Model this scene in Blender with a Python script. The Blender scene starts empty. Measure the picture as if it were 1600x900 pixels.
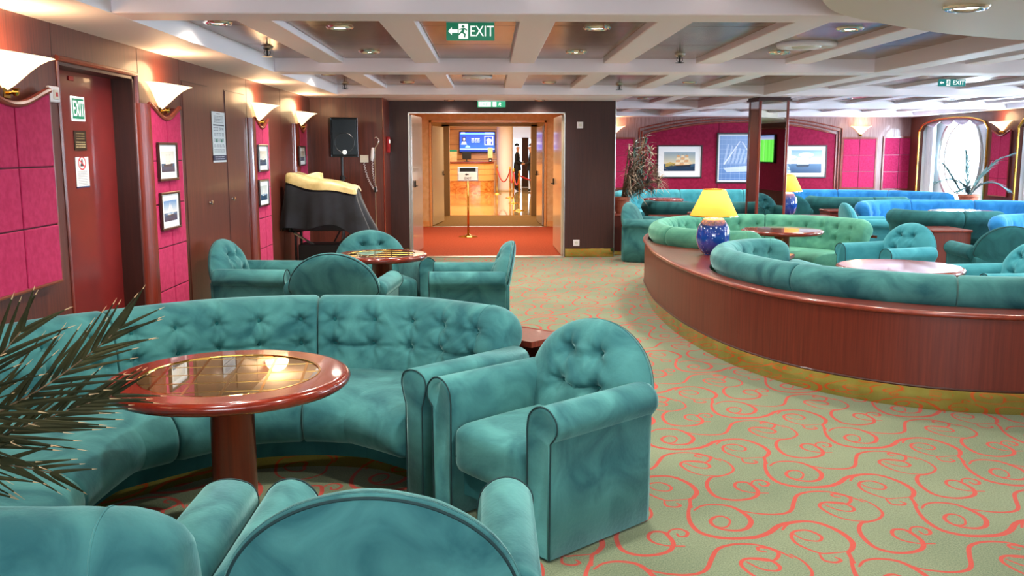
import bpy, bmesh, math, random
import numpy as np
from mathutils import Vector, Matrix
random.seed(7); rng = np.random.RandomState(3)
PI = math.pi
SC = bpy.context.scene
COL = SC.collection

# ------------------------------------------------------------------ camera
cam_d = bpy.data.cameras.new('camera'); cam = bpy.data.objects.new('camera', cam_d); COL.objects.link(cam)
PITCH = math.atan(216/1450); YAW = math.atan(34*math.cos(PITCH)/1450)
cam.location = (0, 0, 1.55); cam.rotation_euler = (PI/2-PITCH, 0, -YAW)
cam_d.sensor_width = 36; cam_d.lens = 1450*36/1600; cam_d.clip_end = 200; cam_d.clip_start = .05
SC.camera = cam

# ------------------------------------------------------------------ world, exposure, large lights
w = bpy.data.worlds.new('sky'); SC.world = w; w.use_nodes = True
w.node_tree.nodes['Background'].inputs[0].default_value = (.75, .88, 1, 1)
w.node_tree.nodes['Background'].inputs[1].default_value = 3.0
SC.view_settings.view_transform = 'Standard'; SC.view_settings.look = 'None'
SC.view_settings.exposure = 1.55; SC.view_settings.gamma = 1; SC.view_settings.use_curve_mapping = False
SC.cycles.max_bounces = 8; SC.cycles.diffuse_bounces = 5; SC.cycles.glossy_bounces = 4
SC.cycles.sample_clamp_indirect = 4; SC.cycles.caustics_reflective = False; SC.cycles.caustics_refractive = False

DOWN_W, SOFFIT_W, WIN_W, LOBBY_W, VEST_W, SCONCE_W, FILL_W = 35, 9, 110, 54, 30, 2.6, 26

def lampo(name, kind, loc, power, color=(1,1,1), rot=(0,0,0), size=.1, size_y=None, cone=None, blend=.6, parent=None):
    d = bpy.data.lights.new(name, kind); d.energy = power; d.color = color
    if kind == 'AREA':
        d.size = size
        if size_y: d.shape = 'RECTANGLE'; d.size_y = size_y
    else:
        d.shadow_soft_size = size
    if kind == 'SPOT': d.spot_size = cone; d.spot_blend = blend
    o = bpy.data.objects.new(name, d); COL.objects.link(o); o.location = loc; o.rotation_euler = rot
    if parent: o.parent = parent
    return o
WARM = (1, .93, .84); DAY = (.62, .82, 1.0)
YBACK = -3.0
WINY = [18.15, 14.45, 10.75, 7.05]
for y in WINY:     # daylight falling in through each porthole alcove
    lampo('window_daylight', 'AREA', (9.48, y+.2, 1.4), WIN_W, DAY, (0, PI/2, 0), 1.5, 1.5)
for x, y in ((-1.0, -1.2), (3.0, -1.2), (6.2, -.5)):      # added fill lights without fixtures, above the space behind the viewer
    lampo('rear_fill_light', 'AREA', (x, y, 2.2), FILL_W, (1, .93, .85), (0, 0, 0), 1.6, 1.2)
lampo('rear_fill_panel', 'AREA', (.2, YBACK+.12, 1.45), 35, (.92, .96, 1), (PI/2, 0, 0), 4.2, 1.3)      # added fill from behind the viewer, set before an invented window
for y in (24.5, 28.5, 32.5):     # the bright lobby beyond the doors
    lampo('lobby_light', 'AREA', (0.2, y, 2.55), LOBBY_W, (1, .86, .66), (0, 0, 0), 3.2, 2.0)
lampo('vestibule_light', 'AREA', (0, 16.2, 2.2), VEST_W, (1, .9, .7), (0, 0, 0), 1.6, 2.2)
lampo('vestibule_light', 'AREA', (0, 20.6, 2.2), VEST_W*.4, (1, .82, .58), (0, 0, 0), 1.2, 1.2)

# ------------------------------------------------------------------ colour / material helpers
def lin(h):
    if isinstance(h, (tuple, list)): return tuple(h)[:3]
    h = h.lstrip('#'); c = [int(h[i:i+2], 16)/255 for i in (0, 2, 4)]
    return tuple(x/12.92 if x <= .04045 else ((x+.055)/1.055)**2.4 for x in c)
def c4(h): return (*lin(h), 1)
def mat(name, color, rough=.5, metal=0., coat=0., coat_rough=.05, emit=None, emit_s=0., sheen=0., sheen_c=None, spec=.5, trans=0., ior=1.45, alpha=1., sub=0.):
    m = bpy.data.materials.new(name); m.use_nodes = True
    b = m.node_tree.nodes['Principled BSDF']; i = b.inputs
    i['Base Color'].default_value = c4(color); i['Roughness'].default_value = rough; i['Metallic'].default_value = metal
    i['Coat Weight'].default_value = coat; i['Coat Roughness'].default_value = coat_rough
    i['Specular IOR Level'].default_value = spec; i['Transmission Weight'].default_value = trans; i['IOR'].default_value = ior
    i['Sheen Weight'].default_value = sheen; i['Alpha'].default_value = alpha
    if sheen: i['Sheen Roughness'].default_value = .35
    if sheen_c: i['Sheen Tint'].default_value = c4(sheen_c)
    if emit: i['Emission Color'].default_value = c4(emit); i['Emission Strength'].default_value = emit_s
    return m
def N(m, t, **k):
    n = m.node_tree.nodes.new(t)
    for a, v in k.items(): setattr(n, a, v)
    return n
def L(m, a, b): m.node_tree.links.new(a, b)
def B(m): return m.node_tree.nodes['Principled BSDF']
def noise_mix(m, c1, c2, scale=(1,1,1), ns=5., detail=4., lo=.35, hi=.65, rough_var=None, bump=0., bump_scale=None, coord='Object', dist=0.):
    tc = N(m, 'ShaderNodeTexCoord'); mp = N(m, 'ShaderNodeMapping'); mp.inputs['Scale'].default_value = scale
    L(m, tc.outputs[coord], mp.inputs[0])
    nz = N(m, 'ShaderNodeTexNoise'); nz.inputs['Scale'].default_value = ns; nz.inputs['Detail'].default_value = detail
    nz.inputs['Distortion'].default_value = dist
    L(m, mp.outputs[0], nz.inputs['Vector'])
    r = N(m, 'ShaderNodeValToRGB'); r.color_ramp.elements[0].position = lo; r.color_ramp.elements[1].position = hi
    r.color_ramp.elements[0].color = c4(c1); r.color_ramp.elements[1].color = c4(c2)
    L(m, nz.outputs[0], r.inputs[0]); L(m, r.outputs[0], B(m).inputs['Base Color'])
    if bump:
        n2 = nz
        if bump_scale:
            n2 = N(m, 'ShaderNodeTexNoise'); n2.inputs['Scale'].default_value = bump_scale; n2.inputs['Detail'].default_value = 3
            L(m, tc.outputs[coord], n2.inputs['Vector'])
        bp = N(m, 'ShaderNodeBump'); bp.inputs['Strength'].default_value = bump; bp.inputs['Distance'].default_value = .01
        L(m, n2.outputs[0], bp.inputs['Height']); L(m, bp.outputs[0], B(m).inputs['Normal'])
    return m
def wood(name, a, b, rough=.35, coat=.35, coat_rough=.12, scale=(26, 26, .9)):
    m = mat(name, a, rough, coat=coat, coat_rough=coat_rough)
    return noise_mix(m, a, b, scale, 2.6, 6, .3, .72, bump=.03)
def velvet(name, a, b, sheen_c, sh=.55):
    m = mat(name, a, .85, sheen=sh, sheen_c=sheen_c, spec=.2)
    return noise_mix(m, a, b, (1, 1, 1), 4.2, 6, .34, .68, bump=.12, bump_scale=60, dist=.9)

M = {}
M['wood'] = wood('mahogany_panel', '#4b2117', '#683022', .42, .2)
M['wood_dark'] = wood('dark_mahogany', '#33150f', '#452018', .5, .12)
M['wood_red'] = wood('red_mahogany', '#5f1e12', '#7d2c1a', .3, .5, .06)
M['wood_table'] = wood('lacquered_mahogany', '#62190b', '#7e2613', .2, .7, .04, scale=(3, 20, 20))
M['wood_edge'] = wood('lacquered_edge', '#70261a', '#8c3824', .3, .4, .1, scale=(6, 6, 6))
M['wood_front'] = wood('divider_veneer', '#54190d', '#6a2616', .45, .12, .12)
M['teal'] = velvet('teal_velvet', '#265a60', '#4b8988', '#b4e6e2', .5)
M['teal_dark'] = velvet('teal_velvet_deep', '#1c4d52', '#2b676a', '#6fb8b8', .3)
M['green'] = velvet('sea_green_velvet', '#3a7565', '#55957c', '#a8e0c4')
M['blue'] = velvet('daylight_blue_velvet', '#1c66a0', '#2f80bd', '#90c4f0')  # teal seats with the blue cast of daylight put into the colour
M['teal_daylight'] = velvet('daylight_teal_velvet', '#2f7c88', '#4795a0', '#9adce0')  # teal velvet, a slight daylight tint mixed into its colour
M['seam'] = mat('dark_piping', '#0d3236', .8)
M['button'] = velvet('button_velvet', '#1a5558', '#2a7070', '#80c8c0', .3)
M['pink'] = noise_mix(mat('raspberry_fabric', '#a82350', .8, sheen=.3, sheen_c='#ff90b0', spec=.2), '#a51f4c', '#b52c5a', (1,1,1), 30, 3, bump=.1, bump_scale=400)
M['red_fabric'] = noise_mix(mat('crimson_fabric', '#9a1740', .8, spec=.2), '#821334', '#931b40', (1,1,1), 20, 3, bump=.1, bump_scale=300)
M['maroon'] = mat('maroon_gap', '#4a0e20', .8)
M['door_red'] = noise_mix(mat('dark_red_paint', '#6d1a18', .3, coat=.3), '#671817', '#78201d', (1,1,1), 3, 2)
M['white'] = mat('white_paint', '#e9e4e6', .5)
M['offwhite'] = mat('offwhite_plastic', '#d8d4c8', .4)
M['ceiling'] = mat('pale_lilac_paint', '#f6eff2', .55)
M['beam'] = mat('pale_pink_paint', '#f3e8ec', .5)
M['panelc'] = noise_mix(mat('anodised_ceiling_panel', '#8a6c5c', .22, metal=.55), '#7c5c4a', '#a08068', (3, .6, 1), 4, 3)
M['chrome'] = mat('chrome', '#dcdcdc', .12, metal=1)
M['steel'] = mat('brushed_steel', '#b9b6b0', .3, metal=1)
M['brass'] = mat('polished_brass', '#c9a252', .12, metal=1)
M['brass_kick'] = noise_mix(mat('mirror_brass', '#dcc070', .06, metal=1), '#d4b664', '#e6cc80', (2,2,2), 3, 2)
M['gold'] = mat('gold_trim', '#d9a94c', .25, metal=1)
M['mirror'] = mat('mirror_glass', '#c6c2be', .015, metal=1)
M['black'] = mat('matte_black', '#0b0c0e', .6)
M['black_gloss'] = mat('black_plastic', '#101418', .3)
M['cloth'] = noise_mix(mat('black_cloth', '#0c0d12', .9, sheen=.2), '#0b0c10', '#181a22', (1,1,1), 5, 3)
M['goldcloth'] = noise_mix(mat('gold_satin', '#a89258', .4, sheen=.4), '#94804a', '#c4b07a', (1,1,1), 6, 3)
M['glow'] = mat('lit_glass_bowl', '#fff0d8', .4, emit='#ffdfa8', emit_s=.75)
M['lens'] = mat('lit_downlight_lens', '#fff6e6', .3, emit='#fff0d8', emit_s=14)
M['green_sign'] = mat('exit_green', '#0c6b4c', .4, emit='#0c6b4c', emit_s=.25)
M['teal_sign'] = mat('exit_teal', '#0d6d6a', .4, emit='#0d6d6a', emit_s=.25)
M['sign_white'] = mat('sign_white', '#f4f8f2', .5, emit='#f4f8f2', emit_s=.35)
M['sign_lit'] = mat('lit_exit_green', '#38c890', .4, emit='#40d0a0', emit_s=.12)
M['sign_lit_w'] = mat('lit_exit_white', '#ffffff', .4, emit='#f4fff8', emit_s=.35)
M['paper'] = mat('white_paper', '#e8ecee', .6)
M['ink'] = mat('dark_ink', '#141a1c', .6)
M['red'] = mat('red_plastic', '#b3141c', .4)
M['frame'] = wood('picture_frame_wood', '#2a1512', '#3c2018', .3, .5)
M['frame_silver'] = mat('pewter_frame', '#4a4444', .3, metal=.8)
M['cream'] = noise_mix(mat('cream_wall', '#d8b483', .5), '#d3ad7a', '#dfbd8e', (1,1,1), 12, 2)
M['door_cream'] = mat('pale_laminate_door', '#d9c6a4', .25, coat=.4)
M['door_grey'] = mat('pale_metal_door', '#c8c0ba', .2, metal=.4, coat=.3)
M['red_carpet'] = noise_mix(mat('terracotta_carpet', '#a5482c', .95, spec=.1), '#9b4128', '#b35236', (1,1,1), 40, 3, bump=.2, bump_scale=300)
M['tan_carpet'] = noise_mix(mat('tan_carpet', '#8e6c3c', .95, spec=.1), '#866536', '#987644', (1,1,1), 30, 3)
M['marble_floor'] = noise_mix(mat('polished_marble', '#e0b66c', .06, coat=.5), '#dcae60', '#ecca8c', (1,1,1), 2.5, 6, dist=1.)
M['orange_marble'] = noise_mix(mat('orange_onyx', '#b86a24', .2, coat=.5), '#a95a1c', '#dc9a52', (1,1,1.5), 5, 6, dist=1.5)
M['light_wood'] = wood('light_maple', '#d99c5c', '#e6b070', .35, .4, scale=(1, 1, 18))
M['terracotta'] = noise_mix(mat('terracotta', '#b56a50', .7), '#a85f46', '#c47b60', (1,1,1), 14, 3)
M['leaf'] = noise_mix(mat('palm_leaf', '#2c3020', .7, spec=.1), '#191f12', '#35351f', (1,1,1), 8, 2)
M['leaf_tip'] = mat('dry_leaf_tip', '#b59a74', .7)
M['leaf_dry'] = noise_mix(mat('pale_brown_leaf', '#8f7c68', .6), '#5c4a40', '#c2ae94', (1,1,1), 6, 3)
M['leaf_far'] = mat('dark_far_leaf', '#2e4a44', .6)
M['leaf_blue'] = mat('grey_green_leaf', '#4d6f72', .6)
M['stem'] = noise_mix(mat('palm_stem', '#5a4630', .8), '#4a3826', '#6c5840', (4,4,30), 3, 3)
M['soil'] = mat('soil', '#2a1c14', .95)
M['cobalt'] = mat('cobalt_glaze', '#0c2f8a', .12, coat=.8)
M['shade'] = mat('yellow_lampshade', '#e8b050', .8, emit='#ffb03a', emit_s=.42)
M['curtain'] = mat('sheer_white_curtain', '#e6eef2', .8, emit='#eaf4fa', emit_s=.0)
M['swag'] = mat('lilac_swag_fabric', '#c9bccb', .7, sheen=.5)
M['alcove'] = mat('white_alcove', '#eceeec', .5)
M['glass'] = mat('window_glass', '#ffffff', .0, trans=1., ior=1.02)
M['skin'] = mat('skin', '#b98668', .6); M['hair'] = mat('black_hair', '#0e0c0c', .5)
M['suit'] = mat('dark_suit', '#14161c', .8); M['shirt'] = mat('white_shirt', '#d8dce0', .7)
M['rope'] = mat('red_velvet_rope', '#a3121e', .8)

def add_brass_glass():
    m = mat('map_glass_top', '#6b5335', .03, spec=.6, coat=1., coat_rough=.01, ior=1.5)
    return noise_mix(m, '#3c2c1c', '#66502f', (1,1,1), 3.2, 4, .35, .6)
M['tabletop_glass'] = add_brass_glass()

# ------------------------------------------------------------------ generated patterns (drawn with maths, packed in memory)
def image_from(name, arr, data=False):
    h, w_ = arr.shape[:2]
    a = np.ones((h, w_, 4), np.float32); a[..., :3] = arr if arr.ndim == 3 else arr[..., None]
    im = bpy.data.images.new(name, w_, h)
    if data: im.colorspace_settings.name = 'Non-Color'
    im.pixels.foreach_set(a[::-1].ravel()); im.update(); im.pack()
    return im
def smooth(pts, n=6):
    P = [Vector(p) for p in pts]; out = []
    for i in range(len(P)-1):
        a, b, c, d = P[max(i-1, 0)], P[i], P[i+1], P[min(i+2, len(P)-1)]
        for k in range(n):
            t = k/n
            out.append(.5*((2*b)+(c-a)*t+(2*a-5*b+4*c-d)*t*t+(3*b-a-3*c+d)*t**3))
    out.append(P[-1]); return out
STROKES=[
 (0.01,[(1.005,3.698),(0.982,3.650),(0.950,3.636),(0.925,3.659),(0.924,3.708),(0.952,3.749),(0.985,3.756),(1.005,3.732),(1.005,3.698)]),
 (0.013,[(0.882,3.827),(0.922,3.874),(0.982,3.890),(1.049,3.865),(1.086,3.791),(1.096,3.710),(1.064,3.637),(1.021,3.607),(0.969,3.612),(0.933,3.640),(0.918,3.684)]),
 (0.016,[(0.886,3.923),(0.849,3.796),(0.835,3.686),(0.853,3.591),(0.913,3.540),(0.985,3.527),(1.071,3.540),(1.137,3.584),(1.195,3.649),(1.252,3.682),(1.327,3.694),(1.387,3.664),(1.420,3.587)]),
 (0.014,[(0.699,4.171),(0.744,4.232),(0.828,4.255),(0.884,4.224),(0.929,4.141),(0.940,4.046),(0.912,3.978),(0.887,3.945),(0.875,3.858)]),
 (0.009,[(1.388,4.519),(1.328,4.509),(1.272,4.510),(1.216,4.590),(1.214,4.665),(1.244,4.717),(1.300,4.725),(1.334,4.668),(1.311,4.620),(1.257,4.634),(1.231,4.686)]),
 (0.009,[(1.272,4.510),(1.268,4.445),(1.305,4.425),(1.333,4.444),(1.322,4.469)]),
 (0.011,[(1.056,3.861),(1.092,3.811),(1.141,3.785),(1.209,3.771),(1.270,3.786),(1.308,3.827),(1.345,3.912),(1.385,3.989),(1.440,4.027),(1.503,4.037),(1.565,4.020),(1.615,3.973),(1.655,3.905)]),
 (0.012,[(1.155,4.500),(1.186,4.433),(1.186,4.338),(1.141,4.274),(1.084,4.244),(1.050,4.230),(1.015,4.163),(1.001,4.079),(1.013,3.987),(1.069,3.943),(1.137,3.946),(1.195,3.982),(1.223,4.051),(1.214,4.134),(1.196,4.162),(1.156,4.160),(1.133,4.112),(1.146,4.060),(1.193,4.028),(1.261,4.022)]),
 (0.009,[(1.211,4.117),(1.235,4.175),(1.274,4.189),(1.301,4.157),(1.287,4.116),(1.261,4.114),(1.256,4.143)]),
 (0.01,[(1.090,4.249),(1.017,4.264),(0.966,4.317),(0.941,4.403),(0.958,4.452),(0.998,4.468),(1.060,4.453),(1.082,4.394),(1.058,4.360),(1.007,4.377),(0.969,4.438)]),
 (0.01,[(0.997,4.460),(1.059,4.444),(1.091,4.463),(1.114,4.514),(1.092,4.552),(1.053,4.567),(1.044,4.538),(1.069,4.523)]),
]
def carpet_image():
    PX = 900; W_, H_ = PX, int(PX*1.125)
    dist = np.full((H_, W_), 9., np.float32)
    for wd, pts in STROKES:
        q = smooth(pts, 7)
        n = len(q)
        for i in range(n-1):
            a = np.array(q[i][:2]); b = np.array(q[i+1][:2])
            wloc = wd*(.40+.46*math.sin(PI*i/n))
            for dx, dy in ((0, 0), (.5, .5625)):
                A = (a+(dx, dy))*PX; Bb = (b+(dx, dy))*PX; R = int(.028*PX)
                x0, x1 = int(min(A[0], Bb[0]))-R, int(max(A[0], Bb[0]))+R; y0, y1 = int(min(A[1], Bb[1]))-R, int(max(A[1], Bb[1]))+R
                xs, ys = np.arange(x0, x1), np.arange(y0, y1); X, Y = np.meshgrid(xs, ys)
                d = Bb-A; l2 = max(d@d, 1e-6); t = np.clip(((X-A[0])*d[0]+(Y-A[1])*d[1])/l2, 0, 1)
                D = np.hypot(X-A[0]-t*d[0], Y-A[1]-t*d[1])/PX - wloc
                ix = np.ix_(ys % H_, xs % W_); dist[ix] = np.minimum(dist[ix], D)
    v = np.clip(.5-dist*PX*.5, 0, 1)
    return image_from('carpet_scrolls', v[::-1], True)    # row 0 is the low-y side
def carpet_mat():
    m = mat('scroll_carpet', '#7f8665', .95, spec=.1, sheen=.15)
    im = carpet_image()
    tc = N(m, 'ShaderNodeTexCoord'); mp = N(m, 'ShaderNodeMapping'); mp.inputs['Scale'].default_value = (1, 1/1.125, 1)
    L(m, tc.outputs['Object'], mp.inputs[0]); t = N(m, 'ShaderNodeTexImage'); t.image = im; L(m, mp.outputs[0], t.inputs[0])
    nz = N(m, 'ShaderNodeTexNoise'); nz.inputs['Scale'].default_value = 160; nz.inputs['Detail'].default_value = 3; L(m, tc.outputs['Object'], nz.inputs['Vector'])
    n2 = N(m, 'ShaderNodeTexNoise'); n2.inputs['Scale'].default_value = 1.2; n2.inputs['Detail'].default_value = 2; L(m, tc.outputs['Object'], n2.inputs['Vector'])
    r = N(m, 'ShaderNodeValToRGB'); r.color_ramp.elements[0].color = c4('#556550'); r.color_ramp.elements[1].color = c4('#8b9577'); r.color_ramp.elements[0].position = .3; r.color_ramp.elements[1].position = .7
    ad = N(m, 'ShaderNodeMix'); ad.data_type = 'FLOAT'; ad.inputs[0].default_value = .35; L(m, nz.outputs[0], ad.inputs[2]); L(m, n2.outputs[0], ad.inputs[3]); L(m, ad.outputs[0], r.inputs[0])
    mx = N(m, 'ShaderNodeMix'); mx.data_type = 'RGBA'; L(m, t.outputs[0], mx.inputs[0]); L(m, r.outputs[0], mx.inputs[6]); mx.inputs[7].default_value = c4('#b04a3f')
    L(m, mx.outputs[2], B(m).inputs['Base Color'])
    bp = N(m, 'ShaderNodeBump'); bp.inputs['Strength'].default_value = .25; bp.inputs['Distance'].default_value = .004; L(m, nz.outputs[0], bp.inputs['Height']); L(m, bp.outputs[0], B(m).inputs['Normal'])
    return m
M['carpet'] = carpet_mat()
def print_mat(name, arr, emit=0., rough=.5, coat=0.):
    m = mat(name, '#ffffff', rough, coat=coat, coat_rough=.02); t = N(m, 'ShaderNodeTexImage'); t.image = image_from(name, arr); t.extension = 'EXTEND'
    L(m, t.outputs[0], B(m).inputs['Base Color'])
    if emit: L(m, t.outputs[0], B(m).inputs['Emission Color']); B(m).inputs['Emission Strength'].default_value = emit
    return m
def canvas(w_, h_, c): a = np.zeros((h_, w_, 3), np.float32); a[:] = srgb(c); return a
def srgb(h): h = h.lstrip('#'); return np.array([int(h[i:i+2], 16)/255 for i in (0, 2, 4)], np.float32)
def rect(a, x0, y0, x1, y1, c):     # fractions, y down
    H_, W_ = a.shape[:2]; a[int(y0*H_):max(int(y1*H_), int(y0*H_)+1), int(x0*W_):max(int(x1*W_), int(x0*W_)+1)] = srgb(c)
def poly(a, pts, c, al=1.):
    H_, W_ = a.shape[:2]; Y, X = np.mgrid[0:H_, 0:W_]; X = (X+.5)/W_; Y = (Y+.5)/H_; ins = np.zeros((H_, W_), bool)
    n = len(pts)
    for i in range(n):
        x1, y1 = pts[i]; x2, y2 = pts[(i+1) % n]
        if y1 == y2: continue
        c_ = ((Y > min(y1, y2)) & (Y <= max(y1, y2)) & (X < (x2-x1)*(Y-y1)/(y2-y1)+x1)); ins ^= c_
    a[ins] = a[ins]*(1-al)+srgb(c)*al
def grad(a, y0, y1, ca, cb):
    H_ = a.shape[0]; i0, i1 = int(y0*H_), int(y1*H_)
    t = np.linspace(0, 1, max(i1-i0, 1))[:, None, None]; a[i0:i1] = srgb(ca)*(1-t)+srgb(cb)*t

# ------------------------------------------------------------------ mesh helpers
def obj(name, geo, m, parent=None, smooth_=False, loc=None, uv=None, bevel=0, kind=None):
    v, f = geo
    me = bpy.data.meshes.new(name); me.from_pydata([tuple(p) for p in v], [], f)
    if smooth_: me.polygons.foreach_set('use_smooth', [True]*len(me.polygons))
    if uv is not None:
        l = me.uv_layers.new(name='uv')
        for lp in me.loops: l.data[lp.index].uv = uv[lp.vertex_index]
    if m is not None: me.materials.append(m)
    me.update()
    o = bpy.data.objects.new(name, me); COL.objects.link(o)
    if parent is not None: o.parent = parent
    if loc is not None: o.location = loc
    if kind: o['kind'] = kind
    return o
def tag(o, label, cat, group=None):
    o['label'] = label; o['category'] = cat
    if group: o['group'] = group
    return o
def thing(name, label, cat, loc=(0,0,0), rz=0, group=None):
    o = bpy.data.objects.new(name, None); COL.objects.link(o); o.empty_display_size = .1
    o.location = loc; o.rotation_euler = (0, 0, rz); return tag(o, label, cat, group)
def struct(name, geo, m, **k):
    o = obj(name, geo, m, **k); o['kind'] = 'structure'; return o
def join(*gs):
    V, F = [], []
    for v, f in gs:
        n = len(V); V += [tuple(p) for p in v]; F += [tuple(i+n for i in q) for q in f]
    return V, F
def xf(g, loc=(0,0,0), rz=0, rx=0, ry=0, s=(1,1,1)):
    Mx = Matrix.Translation(loc) @ Matrix.Rotation(rz, 4, 'Z') @ Matrix.Rotation(ry, 4, 'Y') @ Matrix.Rotation(rx, 4, 'X') @ Matrix.Diagonal((*s, 1))
    return [tuple(Mx @ Vector(p)) for p in g[0]], g[1]
def box(x0, x1, y0, y1, z0, z1):
    v = [(x0,y0,z0),(x1,y0,z0),(x1,y1,z0),(x0,y1,z0),(x0,y0,z1),(x1,y0,z1),(x1,y1,z1),(x0,y1,z1)]
    return v, [(0,3,2,1),(4,5,6,7),(0,1,5,4),(1,2,6,5),(2,3,7,6),(3,0,4,7)]
def bbox(x0, x1, y0, y1, z0, z1, b=.005, seg=2):
    bm = bmesh.new(); bmesh.ops.create_cube(bm, size=1)
    for v in bm.verts: v.co = Vector(((x0+x1)/2+v.co.x*(x1-x0), (y0+y1)/2+v.co.y*(y1-y0), (z0+z1)/2+v.co.z*(z1-z0)))
    bmesh.ops.bevel(bm, geom=bm.edges[:], offset=b, segments=seg, affect='EDGES', profile=.5)
    bm.verts.index_update(); g = ([tuple(v.co) for v in bm.verts], [tuple(v.index for v in f.verts) for f in bm.faces]); bm.free(); return g
def lathe(prof, n=24, a0=0, a1=2*PI, cap=True):
    full = abs(a1-a0-2*PI) < 1e-6; m = n if full else n+1; V, F = [], []
    for i in range(m):
        a = a0+(a1-a0)*i/n
        for r, z in prof: V.append((r*math.cos(a), r*math.sin(a), z))
    k = len(prof)
    for i in range(n):
        for j in range(k-1):
            A, B_ = i*k+j, ((i+1) % m)*k+j; F.append((A, B_, B_+1, A+1))
    if cap and full:
        if prof[0][0] > 1e-5: F.append(tuple(i*k for i in range(m))[::-1])
        if prof[-1][0] > 1e-5: F.append(tuple(i*k+k-1 for i in range(m)))
    return V, F
def tube(path, r, n=8, closed=False, cap=True):
    P = [Vector(p) for p in path]; V, F = [], []; m = len(P); up = Vector((0, 0, 1)); prev = None
    for i, p in enumerate(P):
        a = P[(i-1) % m] if closed else P[max(i-1, 0)]; b = P[(i+1) % m] if closed else P[min(i+1, m-1)]
        t = (b-a).normalized()
        if prev is None: s = t.cross(up); s = s.normalized() if s.length > 1e-4 else Vector((1, 0, 0))
        else: s = (prev-t*prev.dot(t)).normalized()
        prev = s; q = t.cross(s); rr = r[i] if isinstance(r, (list, tuple)) else r
        for k in range(n): V.append(p+s*rr*math.cos(2*PI*k/n)+q*rr*math.sin(2*PI*k/n))
    for i in range(m if closed else m-1):
        for k in range(n):
            A, B_ = i*n, ((i+1) % m)*n; F.append((A+k, A+(k+1) % n, B_+(k+1) % n, B_+k))
    if cap and not closed: F.append(tuple(range(n))[::-1]); F.append(tuple((m-1)*n+k for k in range(n)))
    return V, F
def loft(rings, cap=True, closed=False):
    n = len(rings[0]); V = [p for r in rings for p in r]; F = []
    m = len(rings)
    for i in range(m if closed else m-1):
        j = (i+1) % m
        for k in range(n): F.append((i*n+k, i*n+(k+1) % n, j*n+(k+1) % n, j*n+k))
    if cap and not closed: F.append(tuple(range(n))[::-1]); F.append(tuple((m-1)*n+k for k in range(n)))
    return V, F
def prism(pts, z0, z1):       # outline in xy, extruded in z
    n = len(pts); V = [(x, y, z0) for x, y in pts]+[(x, y, z1) for x, y in pts]
    return V, [tuple(range(n))[::-1], tuple(range(n, 2*n))]+[(i, (i+1) % n, n+(i+1) % n, n+i) for i in range(n)]
def plate(pts, x0, x1, axis='x'):   # outline in the plane of the other two axes, extruded along axis
    g = prism(pts, x0, x1)
    if axis == 'x': return [(z, a, b) for a, b, z in g[0]], g[1]
    return [(a, z, b) for a, b, z in g[0]], [q[::-1] for q in g[1]]
def rbox(sx, sy, sz, r, n=6, fn=None):    # soft rounded block, half sizes, optional deform fn(x,y,z)->xyz
    bm = bmesh.new(); bmesh.ops.create_cube(bm, size=2); bmesh.ops.subdivide_edges(bm, edges=bm.edges[:], cuts=n, use_grid_fill=True)
    for v in bm.verts:
        c = Vector((v.co.x*sx, v.co.y*sy, v.co.z*sz)); k = Vector([max(-h+r, min(h-r, q)) for h, q in zip((sx, sy, sz), c)])
        d = c-k
        if d.length > 1e-6: c = k+d.normalized()*r
        v.co = Vector(fn(*c)) if fn else c
    bm.verts.index_update(); g = ([tuple(v.co) for v in bm.verts], [tuple(v.index for v in f.verts) for f in bm.faces]); bm.free(); return g
def text_obj(s, size, m, parent=None, loc=(0,0,0), rot=(PI/2,0,0), ext=.001, align='CENTER', sx=1., name='lettering'):
    c = bpy.data.curves.new('t', 'FONT'); c.body = s; c.size = size; c.extrude = ext; c.align_x = align; c.align_y = 'CENTER'; c.resolution_u = 3
    t = bpy.data.objects.new('t', c); COL.objects.link(t); bpy.context.view_layer.update()
    me = bpy.data.meshes.new_from_object(t); bpy.data.objects.remove(t); bpy.data.curves.remove(c)
    me.name = name; me.materials.clear(); me.materials.append(m)
    o = bpy.data.objects.new(name, me); COL.objects.link(o); o.location = loc; o.rotation_euler = rot; o.scale = (sx, 1, 1)
    if parent is not None: o.parent = parent
    return o
def kids(o): return [c for c in COL.objects if c.parent == o]
def dup_tree(o, loc=None, rz=None, parent=None, label=None):
    c = o.copy(); COL.objects.link(c)
    if parent is not None: c.parent = parent
    if loc is not None: c.location = loc
    if rz is not None: c.rotation_euler = (0, 0, rz)
    if label: c['label'] = label
    for k in TREE.get(o.name, kids(o)): dup_tree(k, parent=c)
    return c
TREE = {}

def pane_mat():
    m = bpy.data.materials.new('clear_pane'); m.use_nodes = True; nt = m.node_tree; nt.nodes.clear()
    o = nt.nodes.new('ShaderNodeOutputMaterial'); a = nt.nodes.new('ShaderNodeBsdfTransparent'); g = nt.nodes.new('ShaderNodeBsdfGlossy'); g.inputs['Roughness'].default_value = .02
    x = nt.nodes.new('ShaderNodeMixShader'); x.inputs[0].default_value = .08
    nt.links.new(a.outputs[0], x.inputs[1]); nt.links.new(g.outputs[0], x.inputs[2]); nt.links.new(x.outputs[0], o.inputs[0]); return m
M['pane'] = pane_mat()
def pquad(name, p0, ux, uz, m, parent=None, th=.002):     # printed sheet: lower-left corner, width vector, height vector
    p0, ux, uz = Vector(p0), Vector(ux), Vector(uz); n = ux.cross(uz).normalized()*th
    V = [p0, p0+ux, p0+ux+uz, p0+uz, p0-n, p0+ux-n, p0+ux+uz-n, p0+uz-n]
    F = [(0,1,2,3), (5,4,7,6), (0,4,5,1), (1,5,6,2), (2,6,7,3), (3,7,4,0)]
    return obj(name, (V, F), m, parent, uv=[(0,0),(1,0),(1,1),(0,1)]*2)

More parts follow.
